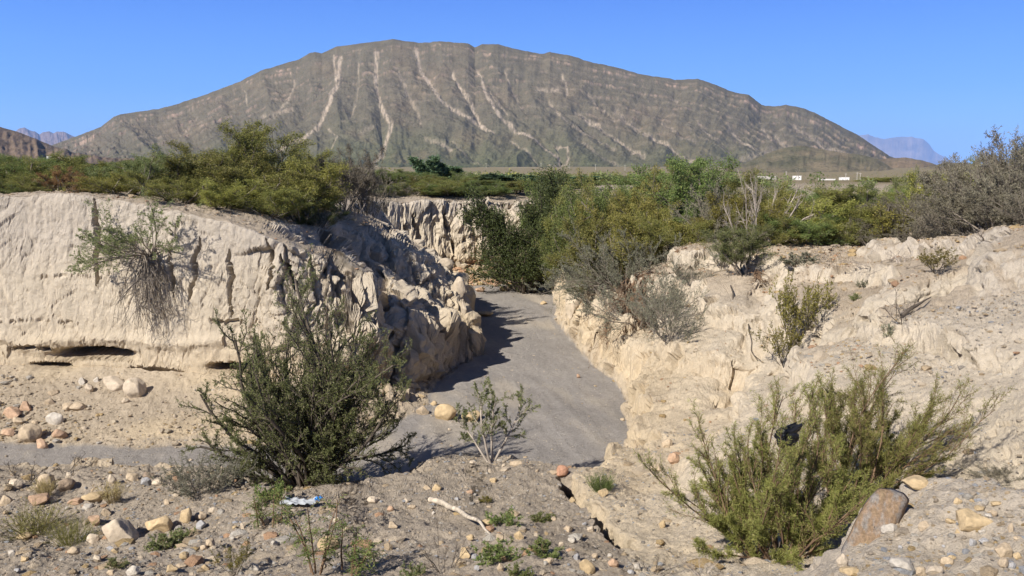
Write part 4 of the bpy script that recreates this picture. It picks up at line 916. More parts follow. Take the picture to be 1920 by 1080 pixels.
# half uprooted bush on the rim
p = hit(1395, 515); e = plant('wild2', 'uprooted_bush', 'dark half-uprooted bush with exposed roots on the right bank rim', 'bush', p, 1.25, 1.45, .9, leaf='acacia')
r_ = roots(e, 9, 24, 1.4, .022, .6, 'barkr', fwd=-.7); r_.location = (0, -.45, .2); drape(r_, np.array(p) + np.array([0, -.45, .2]))
e = plant('deadbush', 'dead_tree', 'leaning dead tree with pale bare limbs behind the uprooted bush', 'dead tree', hit(1400, 485), 2.3, 1.3, 2.2)
SMALL = [
    ('greyleaf1', 1195, 605, 495, 170, 'grey_bush', 'middle grey bush hanging over the right bank between two others', 'bush', None),
    ('greyleaf0', 1110, 570, 480, 130, 'grey_bush', 'grey bush at the wash side edge of the right bank, left of the drooping ones', 'bush', None),
    ('greyleaf1', 1262, 640, 545, 110, 'grey_bush', 'lowest grey bush on the right bank face', 'bush', None),  # key, u, v base, v top, width px, name, label, category, leaf
    ('creosote0', 1485, 655, 505, 80, 'creosote_bush', 'tall olive creosote bush on the right bank slope', 'bush', None),
    ('creosote1', 1515, 620, 520, 70, 'creosote_bush', 'olive creosote bush with upright tip on the right bank', 'bush', None),
    ('creosote0', 1470, 690, 600, 80, 'creosote_bush', 'brownish creosote bush lowest on the right bank gully', 'bush', None),
    ('creosote1', 1755, 515, 460, 70, 'creosote_bush', 'olive creosote bush under the grey thicket', 'bush', None),
    ('bare', 1690, 600, 535, 90, 'dry_shrub', 'brown bare shrub at the gully head right of the bank', 'shrub', None),
    ('bare', 1545, 610, 570, 60, 'dry_shrub', 'brown bare shrub beside the olive creosote bushes', 'shrub', None),
    ('barepale', 1545, 605, 575, 60, 'dry_shrub', 'pale dead shrub against the creosote bushes', 'shrub', None),
    ('barepale', 1630, 502, 480, 90, 'dry_shrub', 'flat grey dead brush on the stony flat', 'shrub', None),
    ('barepale', 1700, 500, 470, 110, 'dry_shrub', 'grey dead brush at the right end of stony flat', 'shrub', None),
    ('barepale', 1850, 450, 425, 80, 'dry_shrub', 'pale dead twigs under the thicket', 'shrub', None),
    ('forb0', 1505, 498, 474, 55, 'green_shrub', 'low pale green shrub on the stony flat', 'shrub', 'grey'),
    ('forb1', 1615, 540, 525, 26, 'small_plant', 'tiny grey-green plant in the middle of the stony slope', 'plant', 'grey'),
    ('forb0', 1603, 562, 548, 18, 'small_plant', 'tiny dark plant on the stony slope', 'plant', 'acacia'),
    ('forb1', 1658, 630, 606, 22, 'small_plant', 'small green plant on the lip of the gully', 'plant', 'grey'),
    ('silver', 382, 925, 845, 130, 'grey_shrub', 'rounded grey-green shrub left of the tall thorn bush', 'shrub', None),
    ('silver', 1880, 905, 880, 110, 'grey_shrub', 'dry grey scrub behind the pebble hump', 'shrub', 'greytwig'),
    ('tuft', 65, 1000, 940, 110, 'grass_tuft', 'yellow-green grass clump at the far left', 'grass', None),
    ('tuft', 135, 1020, 962, 80, 'grass_tuft', 'yellow-green grass clump beside the pale earth lump', 'grass', None),
    ('straw', 213, 943, 900, 42, 'grass_tuft', 'dry straw-coloured grass tuft among the stones', 'grass', None),
    ('straw', 83, 935, 890, 36, 'grass_tuft', 'small straw tuft by the boulders at the left', 'grass', None),
    ('greentuft', 1128, 925, 882, 50, 'green_tuft', 'bright green tuft in the notch right of the mound', 'grass', None),
    ('bare', 45, 905, 860, 150, 'thorny_twig', 'dark thorny branch lying on the dry bed at the left', 'branch', None),
    ('bare', 120, 895, 858, 130, 'thorny_twig', 'dark thorny branch right of another on the dry bed', 'branch', None),
    ('forb0', 308, 1030, 998, 60, 'small_plant', 'green plant at the bottom left beside the earth lump', 'plant', 'acacia'),
    ('forb1', 345, 1008, 990, 40, 'small_plant', 'small green plant right of the earth lump', 'plant', 'acacia'),
    ('forb0', 218, 1066, 1050, 36, 'small_plant', 'small green plant in the bottom left gravel', 'plant', 'acacia'),
    ('barepale', 300, 1060, 1030, 50, 'dry_shrub', 'pale dry skeleton shrub in the bottom left gravel', 'shrub', None),
    ('forb1', 948, 985, 958, 62, 'small_plant', 'green plant right of the bleached branch', 'plant', 'green'),
    ('forb0', 1017, 980, 962, 40, 'small_plant', 'green plant at the middle right of the mound', 'plant', 'green'),
    ('forb1', 930, 1052, 1018, 80, 'small_plant', 'spreading green plant below the bleached branch', 'plant', 'green'),
    ('forb0', 1018, 1042, 1014, 62, 'small_plant', 'green plant left of the fissure', 'plant', 'green'),
    ('forb1', 973, 1082, 1058, 50, 'small_plant', 'green plant at the bottom edge of the mound', 'plant', 'green'),
    ('forb0', 910, 942, 932, 20, 'small_plant', 'tiny dry plant above the bleached branch', 'plant', 'creo'),
    ('forb1', 775, 1082, 1055, 45, 'small_plant', 'green plant at the bottom edge beside bare twig', 'plant', 'acacia'),
    ('bare', 835, 1072, 965, 90, 'bare_twig', 'bare reddish twig rising at the bottom of the mound', 'twig', None),
    ('bare', 1225, 1078, 1035, 90, 'dry_shrub', 'dark bare shrub at the foot of the big green bush', 'shrub', None),
    ('barepale', 1320, 1078, 1040, 90, 'dry_shrub', 'pale dead branches under the big green bush', 'shrub', None),
    ('creosote1', 440, 1075, 1015, 60, 'small_plant', 'brown-green sprouting plant left of the leafy seedling', 'plant', None),
    ('forb1', 515, 945, 900, 60, 'small_plant', 'leafy green plant at the foot of the tall thorn bush', 'plant', 'green'),
    ('forb0', 930, 525, 505, 55, 'green_shrub', 'bright green low shrub in the far rubble', 'shrub', 'green'),
    ('greentuft', 1005, 520, 495, 30, 'green_tuft', 'small green tuft at the foot of the dark tree', 'grass', None),
    ('greyleaf1', 1130, 545, 480, 90, 'grey_bush', 'grey-green bush left of the large drooping one', 'bush', None),
    ('greyleaf0', 1290, 530, 470, 80, 'grey_bush', 'grey-green bush right of the large drooping one', 'bush', None),
    ('greyleaf1', 1350, 500, 440, 80, 'grey_bush', 'grey twiggy bush left of the uprooted bush', 'bush', None),
]
for k, (key, u, v, vt, w, nm, lab, cat, leaf) in enumerate(SMALL):
    at_px(key, u, v, vt, w, nm, lab, cat, rot=k * 2.3, leaf=leaf)

# leafy seedling with fern-like leaves, close to the camera
def seedling(loc, h, seed, label, lean=0.):
    rng = np.random.default_rng(seed); e = empty('leafy_seedling', [float(c) for c in loc])
    n = 5; a = np.arange(n) * 2.4
    P_, D_ = run(rng, np.zeros((n, 3)) + rng.normal(size=(n, 3)) * np.array([.05, .05, 0]), np.stack([np.cos(a) * .3 + lean, np.sin(a) * .25, np.ones(n)], -1), h * rng.uniform(.6, 1.05, n), 8, .09, .06)
    parts = [tubes(P_, np.linspace(.010, .004, 8)[None] * np.ones((n, 1)), 5)]
    pos, dd, f = along(rng, P_, D_, 15, .2, 1)
    rv = nrm(rng.normal(size=pos.shape)); nd = nrm(dd * .35 + rv * .9)
    Q, E = run(rng, pos, nd, rng.uniform(.10, .19, len(pos)), 6, .05, -.07)
    parts.append(tubes(Q, np.full((len(pos), 6), .0016), 3))
    pp, ed, _ = along(rng, Q, E, 15, .1, 1)
    sd = nrm(np.cross(ed, UPV + .3 * rng.normal(size=ed.shape))); sg = np.where(np.arange(len(pp)) % 2 == 0, 1, -1)[:, None]
    V, Fq, T_ = leaves(rng, pp, sd * sg + ed * .4, .034, .011, 2.5)
    S = join(parts)
    link('stems', mk_mesh('stems', S[0], S[1], True, None, [M['barkr']]), e)
    link('foliage', mk_mesh('foliage', V, Fq, False, {'tint': ('FLOAT', T_)}, [M['green']]), e)
    return tag(e, label, 'plant')
seedling(hit(595, 1078), .85, 1, 'fern-leaved green seedling at the bottom below the tall thorn bush')
seedling(hit(665, 1078), .42, 2, 'small fern-leaved seedling right of the taller one at the bottom', .2)
seedling(hit(500, 985), .42, 3, 'small fern-leaved seedling left of the plastic scrap', -.2)

# ------------------------------------------------------------------ rocks
def ico(sub):
    import bmesh
    bm = bmesh.new(); bmesh.ops.create_icosphere(bm, subdivisions=sub, radius=1)
    v = np.array([x.co[:] for x in bm.verts]); f = np.array([[q.index for q in p.verts] for p in bm.faces]); bm.free()
    return v, f
IV, IF = ico(4)
def rock_shape(seed, round_=.5, planes=14):
    rng = np.random.default_rng(seed); V = IV.copy()
    for _ in range(planes):
        n_ = nrm(rng.normal(size=3)); d = rng.uniform(.48, .86) + .2 * round_
        ex = V @ n_ - d; V = V - np.clip(ex, 0, None)[:, None] * n_ * (1 - .25 * round_)
    s_ = seed * 3.1
    V = V * (1 + .12 * fbm(V[:, 0] * 1.4 + s_, V[:, 1] * 1.4, V[:, 2] * 1.4, o=3, seed=seed)[:, None] + (.05 * (1 - round_)) * fbm(V[:, 0] * 5 + s_, V[:, 1] * 5, V[:, 2] * 5, o=3, seed=seed + 3)[:, None])
    return V / np.abs(V).max(0)
m_stone, nt, b = new_mat('stone')
oi = N(nt, 'ShaderNodeObjectInfo'); tc = N(nt, 'ShaderNodeTexCoord')
n1 = N(nt, 'ShaderNodeTexNoise', Scale=2.2, Detail=8., Roughness=.65); nt.links.new(tc.outputs['Object'], n1.inputs['Vector'])
mr = N(nt, 'ShaderNodeMapRange'); mr.inputs['From Min'].default_value = .3; mr.inputs['From Max'].default_value = .7; mr.inputs['To Min'].default_value = .72; mr.inputs['To Max'].default_value = 1.25
nt.links.new(n1.outputs['Fac'], mr.inputs[0])
vm = N(nt, 'ShaderNodeVectorMath', operation='SCALE'); nt.links.new(oi.outputs['Color'], vm.inputs[0]); nt.links.new(mr.outputs[0], vm.inputs['Scale'])
nt.links.new(vm.outputs[0], b.inputs['Base Color'])
bp = N(nt, 'ShaderNodeBump', Strength=.4, Distance=.06); nt.links.new(n1.outputs['Fac'], bp.inputs['Height']); nt.links.new(bp.outputs[0], b.inputs['Normal'])
SHP = [mk_mesh('rock', rock_shape(300 + k, .0 + .11 * (k % 5), 14 + k), IF, True, None, [m_stone]) for k in range(12)]
RC = dict(T=((.45, .35, .235), 'tan'), O=((.45, .285, .18), 'orange'), W=((.48, .44, .38), 'whitish'), G=((.35, .355, .37), 'blue-grey'), P=((.53, .44, .33), 'pale'), Y=((.47, .345, .185), 'ochre'), B=((.25, .18, .125), 'brown'), R=((.47, .225, .13), 'red-orange'))
def R6(x, y): return x / 2.842, 700 + y / 2.842
ROCKS = []
def add(fn, scale, rows):
    for x, y, w, h, c in rows:
        u, v = fn(x, y); ROCKS.append((u, v, w / scale, h / scale, c))
add(lambda x, y: (x / 2.842, 700 + y / 2.842), 2.842, [(55, 225, 90, 55, 'O'), (130, 180, 70, 50, 'O'), (95, 265, 60, 45, 'T'), (150, 335, 100, 95, 'T'), (215, 380, 65, 45, 'O'), (315, 335, 90, 50, 'O'), (40, 328, 80, 42, 'O'), (285, 245, 95, 75, 'W'), (410, 195, 80, 40, 'T'), (355, 185, 60, 45, 'T'), (280, 112, 50, 30, 'T'), (262, 155, 55, 35, 'T'), (435, 50, 40, 40, 'W'), (515, 40, 35, 30, 'W'), (475, 85, 50, 50, 'P'),
    (715, 95, 110, 110, 'P'), (600, 60, 130, 70, 'P'), (670, 150, 50, 30, 'P'), (185, 268, 40, 25, 'T'), (75, 605, 80, 50, 'P'), (235, 595, 90, 85, 'T'), (345, 615, 85, 60, 'B'), (195, 680, 100, 55, 'O'), (25, 682, 60, 50, 'T'), (275, 680, 45, 30, 'P'), (400, 692, 100, 30, 'O'), (455, 715, 70, 30, 'W'), (490, 676, 120, 40, 'Y'), (365, 545, 40, 25, 'P'), (600, 572, 60, 60, 'P'), (705, 558, 80, 50, 'T'), (785, 545, 70, 25, 'B'), (840, 590, 65, 40, 'P'), (770, 592, 60, 40, 'G'),
    (500, 792, 70, 60, 'O'), (620, 830, 200, 150, 'P'), (560, 746, 50, 40, 'T'), (845, 802, 150, 75, 'Y'), (980, 762, 90, 75, 'Y'), (1065, 766, 60, 40, 'T'), (1130, 740, 55, 30, 'P'), (1065, 816, 65, 45, 'G'), (495, 890, 75, 50, 'P'), (585, 935, 45, 30, 'G'), (390, 956, 60, 35, 'T'), (125, 880, 85, 30, 'Y'), (125, 996, 45, 28, 'Y'), (605, 950, 45, 25, 'Y'), (705, 1056, 80, 50, 'W'), (900, 1046, 65, 30, 'Y'), (965, 1026, 55, 25, 'T'), (980, 982, 50, 40, 'Y'), (1015, 1010, 35, 20, 'W'), (1085, 931, 45, 30, 'T'), (1120, 906, 55, 50, 'T'), (1235, 880, 30, 25, 'W'), (1415, 796, 45, 35, 'P'), (1250, 825, 30, 18, 'Y'), (1295, 812, 30, 40, 'P'), (1090, 1036, 50, 35, 'Y'), (1350, 1040, 60, 40, 'W'), (1460, 905, 50, 30, 'W'), (515, 990, 50, 35, 'P'), (1750, 918, 110, 80, 'Y'), (890, 690, 45, 25, 'T'), (1790, 790, 50, 25, 'P'), (55, 966, 40, 35, 'W'), (90, 1056, 30, 20, 'G'), (590, 1066, 50, 25, 'T'), (720, 560, 0.1, .1, 'T')][:-1])
add(lambda x, y: (640 + x / 2.842, 700 + y / 2.842), 2.842, [(555, 215, 140, 95, 'Y'), (690, 236, 110, 62, 'Y'), (430, 202, 80, 55, 'T'), (490, 166, 40, 25, 'Y'), (420, 128, 40, 25, 'Y'), (578, 300, 22, 14, 'P'), (1265, 17, 25, 25, 'O'), (1740, 379, 60, 40, 'T'), (1780, 452, 80, 70, 'O'), (1685, 502, 75, 50, 'T'), (1500, 246, 30, 20, 'T'), (1180, 552, 85, 65, 'R'), (1180, 624, 50, 28, 'W'), (1130, 530, 45, 25, 'T'), (510, 611, 55, 35, 'Y'), (455, 613, 45, 25, 'T'), (810, 571, 50, 28, 'Y'), (680, 636, 40, 20, 'O'), (165, 681, 60, 35, 'P'), (345, 686, 28, 22, 'P'), (490, 746, 25, 18, 'W'), (790, 717, 35, 14, 'T'), (375, 726, 50, 28, 'T'), (260, 736, 40, 30, 'O'), (780, 800, 70, 35, 'Y'), (845, 887, 45, 50, 'T'), (945, 872, 60, 50, 'Y'), (685, 880, 50, 30, 'Y'), (655, 962, 75, 60, 'Y'), (640, 1012, 70, 40, 'T'), (715, 982, 40, 35, 'G'), (720, 1036, 40, 30, 'G'), (855, 1036, 45, 45, 'T'), (1170, 909, 35, 32, 'P'), (1230, 890, 50, 35, 'W'), (1210, 836, 50, 30, 'T'), (1140, 776, 35, 20, 'T'), (1295, 806, 25, 20, 'G'), (1330, 832, 45, 35, 'P'), (1095, 856, 22, 22, 'Y'), (1260, 986, 45, 35, 'G'), (1210, 946, 40, 15, 'O'), (1105, 1001, 55, 28, 'T'), (1310, 1036, 90, 80, 'Y'), (1455, 1012, 70, 50, 'O'), (1580, 1042, 45, 45, 'W'), (1545, 1061, 40, 25, 'G'), (1430, 971, 35, 25, 'W'), (1355, 976, 40, 28, 'T'), (1400, 642, 60, 45, 'Y'), (1235, 676, 40, 25, 'Y'), (1710, 807, 40, 45, 'Y'), (270, 816, 60, 30, 'T'), (1690, 921, 30, 25, 'P'), (700, 486, 35, 20, 'P'), (930, 485, 85, 25, 'T'), (865, 496, 28, 18, 'P'), (1045, 521, 25, 18, 'T'), (20, 831, 40, 20, 'T'), (615, 678, 30, 16, 'G'), (630, 718, 22, 12, 'G'), (915, 668, 22, 12, 'W'), (725, 688, 25, 14, 'P')])
add(lambda x, y: (1280 + x / 2.842, 700 + y / 2.842), 2.842, [(1270, 592, 140, 70, 'Y'), (1565, 804, 170, 85, 'Y'), (1448, 806, 55, 25, 'Y'), (1145, 817, 40, 40, 'T'), (1115, 832, 80, 45, 'W'), (1305, 822, 75, 45, 'T'), (1190, 1042, 140, 60, 'W'), (1365, 1052, 90, 50, 'P'), (1275, 1062, 60, 50, 'T'), (1410, 1012, 70, 50, 'T'), (1435, 986, 40, 25, 'Y'), (1550, 912, 45, 35, 'G'), (1610, 911, 50, 30, 'G'), (1470, 856, 25, 20, 'Y'), (1715, 962, 90, 70, 'T'), (1720, 1022, 50, 50, 'T'), (1757, 1037, 40, 30, 'G'), (1800, 977, 50, 40, 'Y'), (1640, 771, 40, 22, 'W'), (1652, 747, 50, 35, 'T'), (1590, 726, 60, 25, 'Y'), (1672, 706, 60, 20, 'Y'), (1612, 691, 45, 25, 'W'), (1482, 697, 45, 30, 'Y'), (1555, 686, 40, 15, 'Y'), (1602, 856, 35, 30, 'W'), (1760, 832, 30, 50, 'T'), (1800, 881, 40, 20, 'T'), (900, 1066, 100, 35, 'Y'), (868, 1000, 70, 75, 'P'), (1360, 895, 20, 14, 'G'), (1395, 937, 20, 16, 'G'), (1160, 930, 24, 16, 'G')])
add(lambda x, y: (640 + x / 3, 340 + y / 3), 3., [(580, 462, 130, 80, 'P'), (485, 432, 45, 60, 'P'), (665, 425, 50, 80, 'P'), (655, 575, 110, 130, 'P'), (735, 648, 75, 50, 'T'), (672, 715, 55, 100, 'P'), (800, 752, 120, 30, 'Y'), (730, 775, 60, 80, 'T'), (1135, 689, 50, 20, 'Y'), (915, 607, 55, 40, 'Y'), (995, 586, 70, 35, 'O'), (850, 552, 45, 30, 'O'), (900, 562, 40, 30, 'Y'), (780, 612, 60, 30, 'O'), (820, 563, 35, 30, 'O'), (945, 602, 40, 30, 'T'), (760, 580, 40, 25, 'T'), (1045, 560, 40, 22, 'Y'), (870, 585, 45, 30, 'O'), (965, 560, 35, 22, 'Y'), (1290, 690, 140, 170, 'P'), (1300, 560, 26, 40, 'Y')])
LAND = [(110, 735, 'on the slope under the dark hollow of the left cliff'), (60, 800, 'at the left edge of the dry bed'), (225, 725, 'in the fallen lumps below the left cliff'), (80, 912, 'on the stony ground at the far left'), (160, 930, 'left of the dry straw tuft'), (270, 905, 'between the straw tuft and the rounded grey-green shrub'), (60, 1030, 'below the yellow-green grass clumps'), (200, 985, 'at the pale earth lump in the lower left'), (340, 975, 'on the gravel left of the tall thorn bush'), (230, 1060, 'in the gravel at the bottom left'), (370, 1050, 'in the bottom gravel left of the leafy seedling'), (510, 980, 'near the discarded plastic scrap'), (620, 1020, 'beside the leafy seedling'),
        (730, 945, 'on the mound left of the bleached branch'), (840, 910, 'on the mound above the bleached branch'), (930, 1000, 'just below the bleached branch'), (920, 870, 'on the mound crest by the sapling'), (1050, 900, 'on the mound edge right of the sapling'), (880, 1050, 'at the bottom of the grey mound'), (1075, 985, 'left of the dark fissure'), (1180, 1060, 'at the bottom right of the fissure'), (1240, 870, 'on the pale ledge right of the wash'), (840, 775, 'at the foot of the left bank beside the wash'), (870, 525, 'in the rubble at the far bend of the wash'), (860, 590, 'at the tip of the eroded spur'), (1070, 560, 'at the right edge of the far wash'), (1660, 970, 'against the big tilted slab'), (1740, 920, 'at the top of the pebble hump'), (1820, 975, 'on the pebble hump right of the slab'), (1760, 1060, 'at the bottom of the pebble hump'), (1880, 1045, 'in the bottom right corner')]
def ordinal(i, n):
    w = ['first', 'second', 'third', 'fourth', 'fifth', 'sixth', 'seventh', 'eighth', 'ninth', 'tenth']
    if i == 0: return 'leftmost'
    if i == n - 1: return 'rightmost'
    return w[i] + ' from left' if i < 10 else 'one'
recs = []
for u, v, w, h, c in ROCKS:
    k = min(LAND, key=lambda q: (q[0] - u) ** 2 + (1.6 * (q[1] - v)) ** 2)[2]
    sz = 'big' if w > 42 else ('mid-sized' if w > 20 else 'small')
    shp_ = 'flat stone' if h / w < .47 else ('blocky boulder' if w > 42 else 'stone')
    recs.append([u, v, w, h, c, f"{sz} {RC[c][1]} {shp_} {k}"])
from collections import defaultdict
byl = defaultdict(list)
for i, r_ in enumerate(recs): byl[r_[5]].append(i)
for lab, idx in byl.items():
    if len(idx) > 1:
        idx.sort(key=lambda i: recs[i][0])
        for n_, i in enumerate(idx): recs[i][5] = f"{ordinal(n_, len(idx))} {lab}"
rng = np.random.default_rng(7)
for i, (u, v, w, h, c, lab) in enumerate(recs):
    p = hit(u, v + h * .42); D = math.hypot(p[0], p[1]); sl = math.hypot(D, 5 - p[2])
    o = bpy.data.objects.new('boulder' if w > 42 else 'stone', SHP[i % 12]); C.objects.link(o)
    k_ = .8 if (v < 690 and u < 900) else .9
    hw = w / F * sl * .5 * k_; hh = h / F * sl * .55
    if c in 'GY' and h / w < .6: pass
    dep = hw * rng.uniform(.7, 1.0)
    o.scale = (hw * 1.05, dep, hh * 1.1); o.rotation_euler = (rng.uniform(-.15, .15), rng.uniform(-.15, .15), rng.uniform(-.5, .5) + math.pi * int(rng.integers(0, 2)))
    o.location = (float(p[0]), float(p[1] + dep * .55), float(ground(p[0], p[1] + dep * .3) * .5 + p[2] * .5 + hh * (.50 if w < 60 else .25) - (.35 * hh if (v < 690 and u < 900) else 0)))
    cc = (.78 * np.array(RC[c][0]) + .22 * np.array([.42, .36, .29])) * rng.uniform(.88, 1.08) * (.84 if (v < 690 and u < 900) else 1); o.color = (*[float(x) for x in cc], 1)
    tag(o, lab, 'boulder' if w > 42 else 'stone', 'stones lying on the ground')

# big tilted slab at the right
def slab():
    outline = np.array([(0, -.02), (.06, .26), (.17, .52), (.34, .78), (.52, .93), (.70, .99), (.84, .95), (.9, .84), (.80, .66), (.72, .45), (.60, .28), (.45, .12), (.24, 0.0), (.08, -.08)]) 
    # refine
    t = np.linspace(0, len(outline), 90, endpoint=False); nxt = np.vstack([outline, outline[:1]])
    oc = np.stack([np.interp(t, np.arange(len(nxt)), nxt[:, k]) for k in (0, 1)], -1)
    oc = oc + .035 * np.stack([vnoise(t * .55, t * 0, seed=41), vnoise(t * .55, t * 0, seed=42)], -1) + .012 * np.stack([vnoise(t * 1.7, t * 0, seed=43), vnoise(t * 1.7, t * 0, seed=44)], -1)
    for _ in range(2): oc = .5 * oc + .25 * (np.roll(oc, 1, 0) + np.roll(oc, -1, 0))
    cen = oc.mean(0); rings = []; rn = 16
    V = []; 
    for side, zs in ((1, 1), (-1, -1)):
        for k in range(rn):
            f = 1 - k / (rn - 1) if side == 1 else k / (rn - 1)
            ring = cen + (oc - cen) * max(f, .02)
            th_ = .13 * (1 - f ** 6) ** .5 + .0
            zz = zs * th_ + .045 * fbm(ring[:, 0] * 4, ring[:, 1] * 4, o=5, seed=int(20 + side)) * (1 - f ** 8) + .05 * np.floor(3 * (ring[:, 0] * .6 + ring[:, 1] * .5 + .1 * vnoise(ring[:, 0] * 6, ring[:, 1] * 6, seed=3))) * (side == 1) * (1 - f ** 10) * .5
            V.append(np.concatenate([ring, zz[:, None]], 1))
    # front: outer->centre, back: centre->outer
    fr = V[:rn][::1]; bk = V[rn:]
    L = [*fr[::-1][::-1]]
    VV = np.concatenate([np.stack(fr[::-1]), np.stack(bk[::-1])[0:]], 0) if False else np.stack(fr + bk[0:])
    n_, m_ = VV.shape[:2]; idx = np.arange(n_ * m_).reshape(n_, m_); q = []
    for k in range(n_ - 1):
        if k == rn - 1: continue
        q.append(np.stack([idx[k], np.roll(idx[k], -1), np.roll(idx[k + 1], -1), idx[k + 1]], -1))
    q.append(np.stack([idx[0], idx[-1], np.roll(idx[-1], -1), np.roll(idx[0], -1)], -1))
    return VV.reshape(-1, 3), np.concatenate(q)
m_slab, nt, b = new_mat('slab_stone')
tc = N(nt, 'ShaderNodeTexCoord'); mp = N(nt, 'ShaderNodeMapping'); mp.inputs['Rotation'].default_value = (0, 0, -.9); mp.inputs['Scale'].default_value = (3.2, 1.8, 3)
nt.links.new(tc.outputs['Object'], mp.inputs[0])
n1 = N(nt, 'ShaderNodeTexNoise', Scale=1.3, Detail=8., Roughness=.65); nt.links.new(mp.outputs[0], n1.inputs['Vector'])
ra = N(nt, 'ShaderNodeValToRGB'); ra.color_ramp.elements[0].position = .33; ra.color_ramp.elements[0].color = (0.200, 0.185, 0.174, 1); ra.color_ramp.elements[1].position = .75; ra.color_ramp.elements[1].color = (0.244, 0.185, 0.107, 1)
e = ra.color_ramp.elements.new(.47); e.color = (0.215, 0.189, 0.163, 1); e = ra.color_ramp.elements.new(.56); e.color = (0.211, 0.144, 0.092, 1)
n2 = N(nt, 'ShaderNodeTexNoise', Scale=26., Detail=6., Roughness=.75); nt.links.new(tc.outputs['Object'], n2.inputs['Vector'])
mr = N(nt, 'ShaderNodeMapRange'); mr.inputs['From Min'].default_value = .35; mr.inputs['From Max'].default_value = .65; mr.inputs['To Min'].default_value = .6; mr.inputs['To Max'].default_value = 1.3; nt.links.new(n2.outputs['Fac'], mr.inputs[0])
vm = N(nt, 'ShaderNodeVectorMath', operation='SCALE'); nt.links.new(ra.outputs[0], vm.inputs[0]); nt.links.new(mr.outputs[0], vm.inputs['Scale'])
nt.links.new(n1.outputs['Fac'], ra.inputs[0]); nt.links.new(vm.outputs[0], b.inputs['Base Color'])
bp = N(nt, 'ShaderNodeBump', Strength=.7, Distance=.03); nt.links.new(n1.outputs['Fac'], bp.inputs['Height']); nt.links.new(bp.outputs[0], b.inputs['Normal'])
b.inputs['Roughness'].default_value = .75
sv, sf = slab()
o = link('slab_boulder', mk_mesh('slab_boulder', sv, sf, True, None, [m_slab]))
ds_ = min(hit(1650, 990)[1], hit(1690, 935)[1]) - .11
q0_ = WD(1580, 1050, ds_ - .05); q1_ = WD(1618, 893, ds_ + .16)
hgt = np.linalg.norm(q1_ - q0_) * 1.04; o.scale = (hgt * .76, hgt * .92, hgt * .75)
o.location = [float(c) for c in q0_ + np.array([.0, .03, -.05])]
import mathutils
yv = mathutils.Vector(q1_ - q0_ + np.array([-.10, .0, .0])).normalized(); zv = mathutils.Vector((-.4, -.8, .45)); zv = (zv - zv.dot(yv) * yv).normalized(); xv = yv.cross(zv)
o.rotation_mode = 'QUATERNION'; o.rotation_quaternion = mathutils.Matrix((xv, yv, zv)).transposed().to_quaternion()
tag(o, 'big tilted grey and rust slab standing against the pebble hump', 'boulder')

# gravel, rubble and pebbles
IV1, IF1 = ico(1)
def scatter(name, n, pick, smin_, smax_, cols, seed, flat=.55, power=2.2, lum=.15):
    rng = np.random.default_rng(seed); pts = pick(rng, n)
    V_, C_ = [], []; n = len(pts)
    sz = smin_ * (1 - rng.uniform(0, 1, n) * (1 - (smin_ / smax_) ** power)) ** (-1 / power)
    cols = np.array(cols); cc = cols[rng.integers(0, len(cols), n)] * rng.uniform(1 - lum, 1 + lum, (n, 1))
    base = IV1[None] * (1 + .22 * rng.normal(size=(n, len(IV1), 1)).clip(-1.2, 1.2)) * np.stack([rng.uniform(.7, 1.3, n), rng.uniform(.7, 1.1, n), rng.uniform(flat * .7, flat * 1.3, n)], -1)[:, None] * sz[:, None, None] * .5
    a = rng.uniform(0, 6.28, n); ca, sa = np.cos(a)[:, None], np.sin(a)[:, None]
    Vx = base[..., 0] * ca - base[..., 1] * sa; Vy = base[..., 0] * sa + base[..., 1] * ca
    V = np.stack([Vx, Vy, base[..., 2]], -1) + pts[:, None] + np.array([0, 0, 1]) * (sz * .06)[:, None, None]
    Fq = (IF1[None] + (np.arange(n) * len(IV1))[:, None, None]).reshape(-1, 3)
    cv = np.repeat(np.concatenate([cc, np.ones((n, 1))], 1), len(IV1), 0)
    return tag(link(name, mk_mesh(name, V.reshape(-1, 3), Fq, False, {'Col': ('FLOAT_COLOR', cv)}, [m_ground])), kind='stuff')
inf_ = (az > R(-40)) & (az < R(40)); ix_ = np.where(inf_)[0]
def picker(test, r0, r1):
    def f(rng, n):
        out = []; got = 0
        for _ in range(60):
            i = rng.uniform(ix_[0], ix_[-1] - 1, 40000); r = np.sqrt(rng.uniform(r0 ** 2, r1 ** 2, 40000))
            i0 = i.astype(int); A = az[i0] + (az[i0 + 1] - az[i0]) * (i - i0)
            x = np.sin(A) * r; y = np.cos(A) * r
            jf = np.array([np.searchsorted(rad[k], q) for k, q in zip(i0, r)]).clip(0, ROWS - 1)
            ok = test(P[i0, jf], CL[i0, jf], nr[i0, jf, 2], rng)
            out.append(np.stack([x, y, P[i0, jf, 2]], -1)[ok]); got += ok.sum()
            if got >= n: break
        return np.concatenate(out)[:n]
    return f
T_, O_, W_, G_, P_c, Y_ = [RC[k][0] for k in 'TOWGPY']
clump = lambda p, s_, sd: vnoise(p[:, 0] * s_, p[:, 1] * s_, seed=sd)
scatter('gravel', 26000, picker(lambda p, c, n_, g: (c == 2) & (n_ > .6) & (p[:, 1] < 14.2) & (g.uniform(0, 1, len(p)) < .25 + .9 * clump(p, .9, 5).clip(0, 1) + .5 * (p[:, 0] < -2.2)), 5.5, 14.5), 0.016, .11, [W_, P_c, P_c, (.36, .32, .27), (.36, .32, .27), (.42, .36, .29), T_, G_], 1, power=2.9)
scatter('cobbles', 520, picker(lambda p, c, n_, g: (c == 2) & (n_ > .6) & (p[:, 1] < 14.0) & (g.uniform(0, 1, len(p)) < .1 + .6 * (p[:, 0] < -2.2) + .35 * (p[:, 1] < 9)), 5.5, 14.2), .06, .26, [T_, T_, P_c, P_c, O_, Y_, W_], 9, power=2.0)
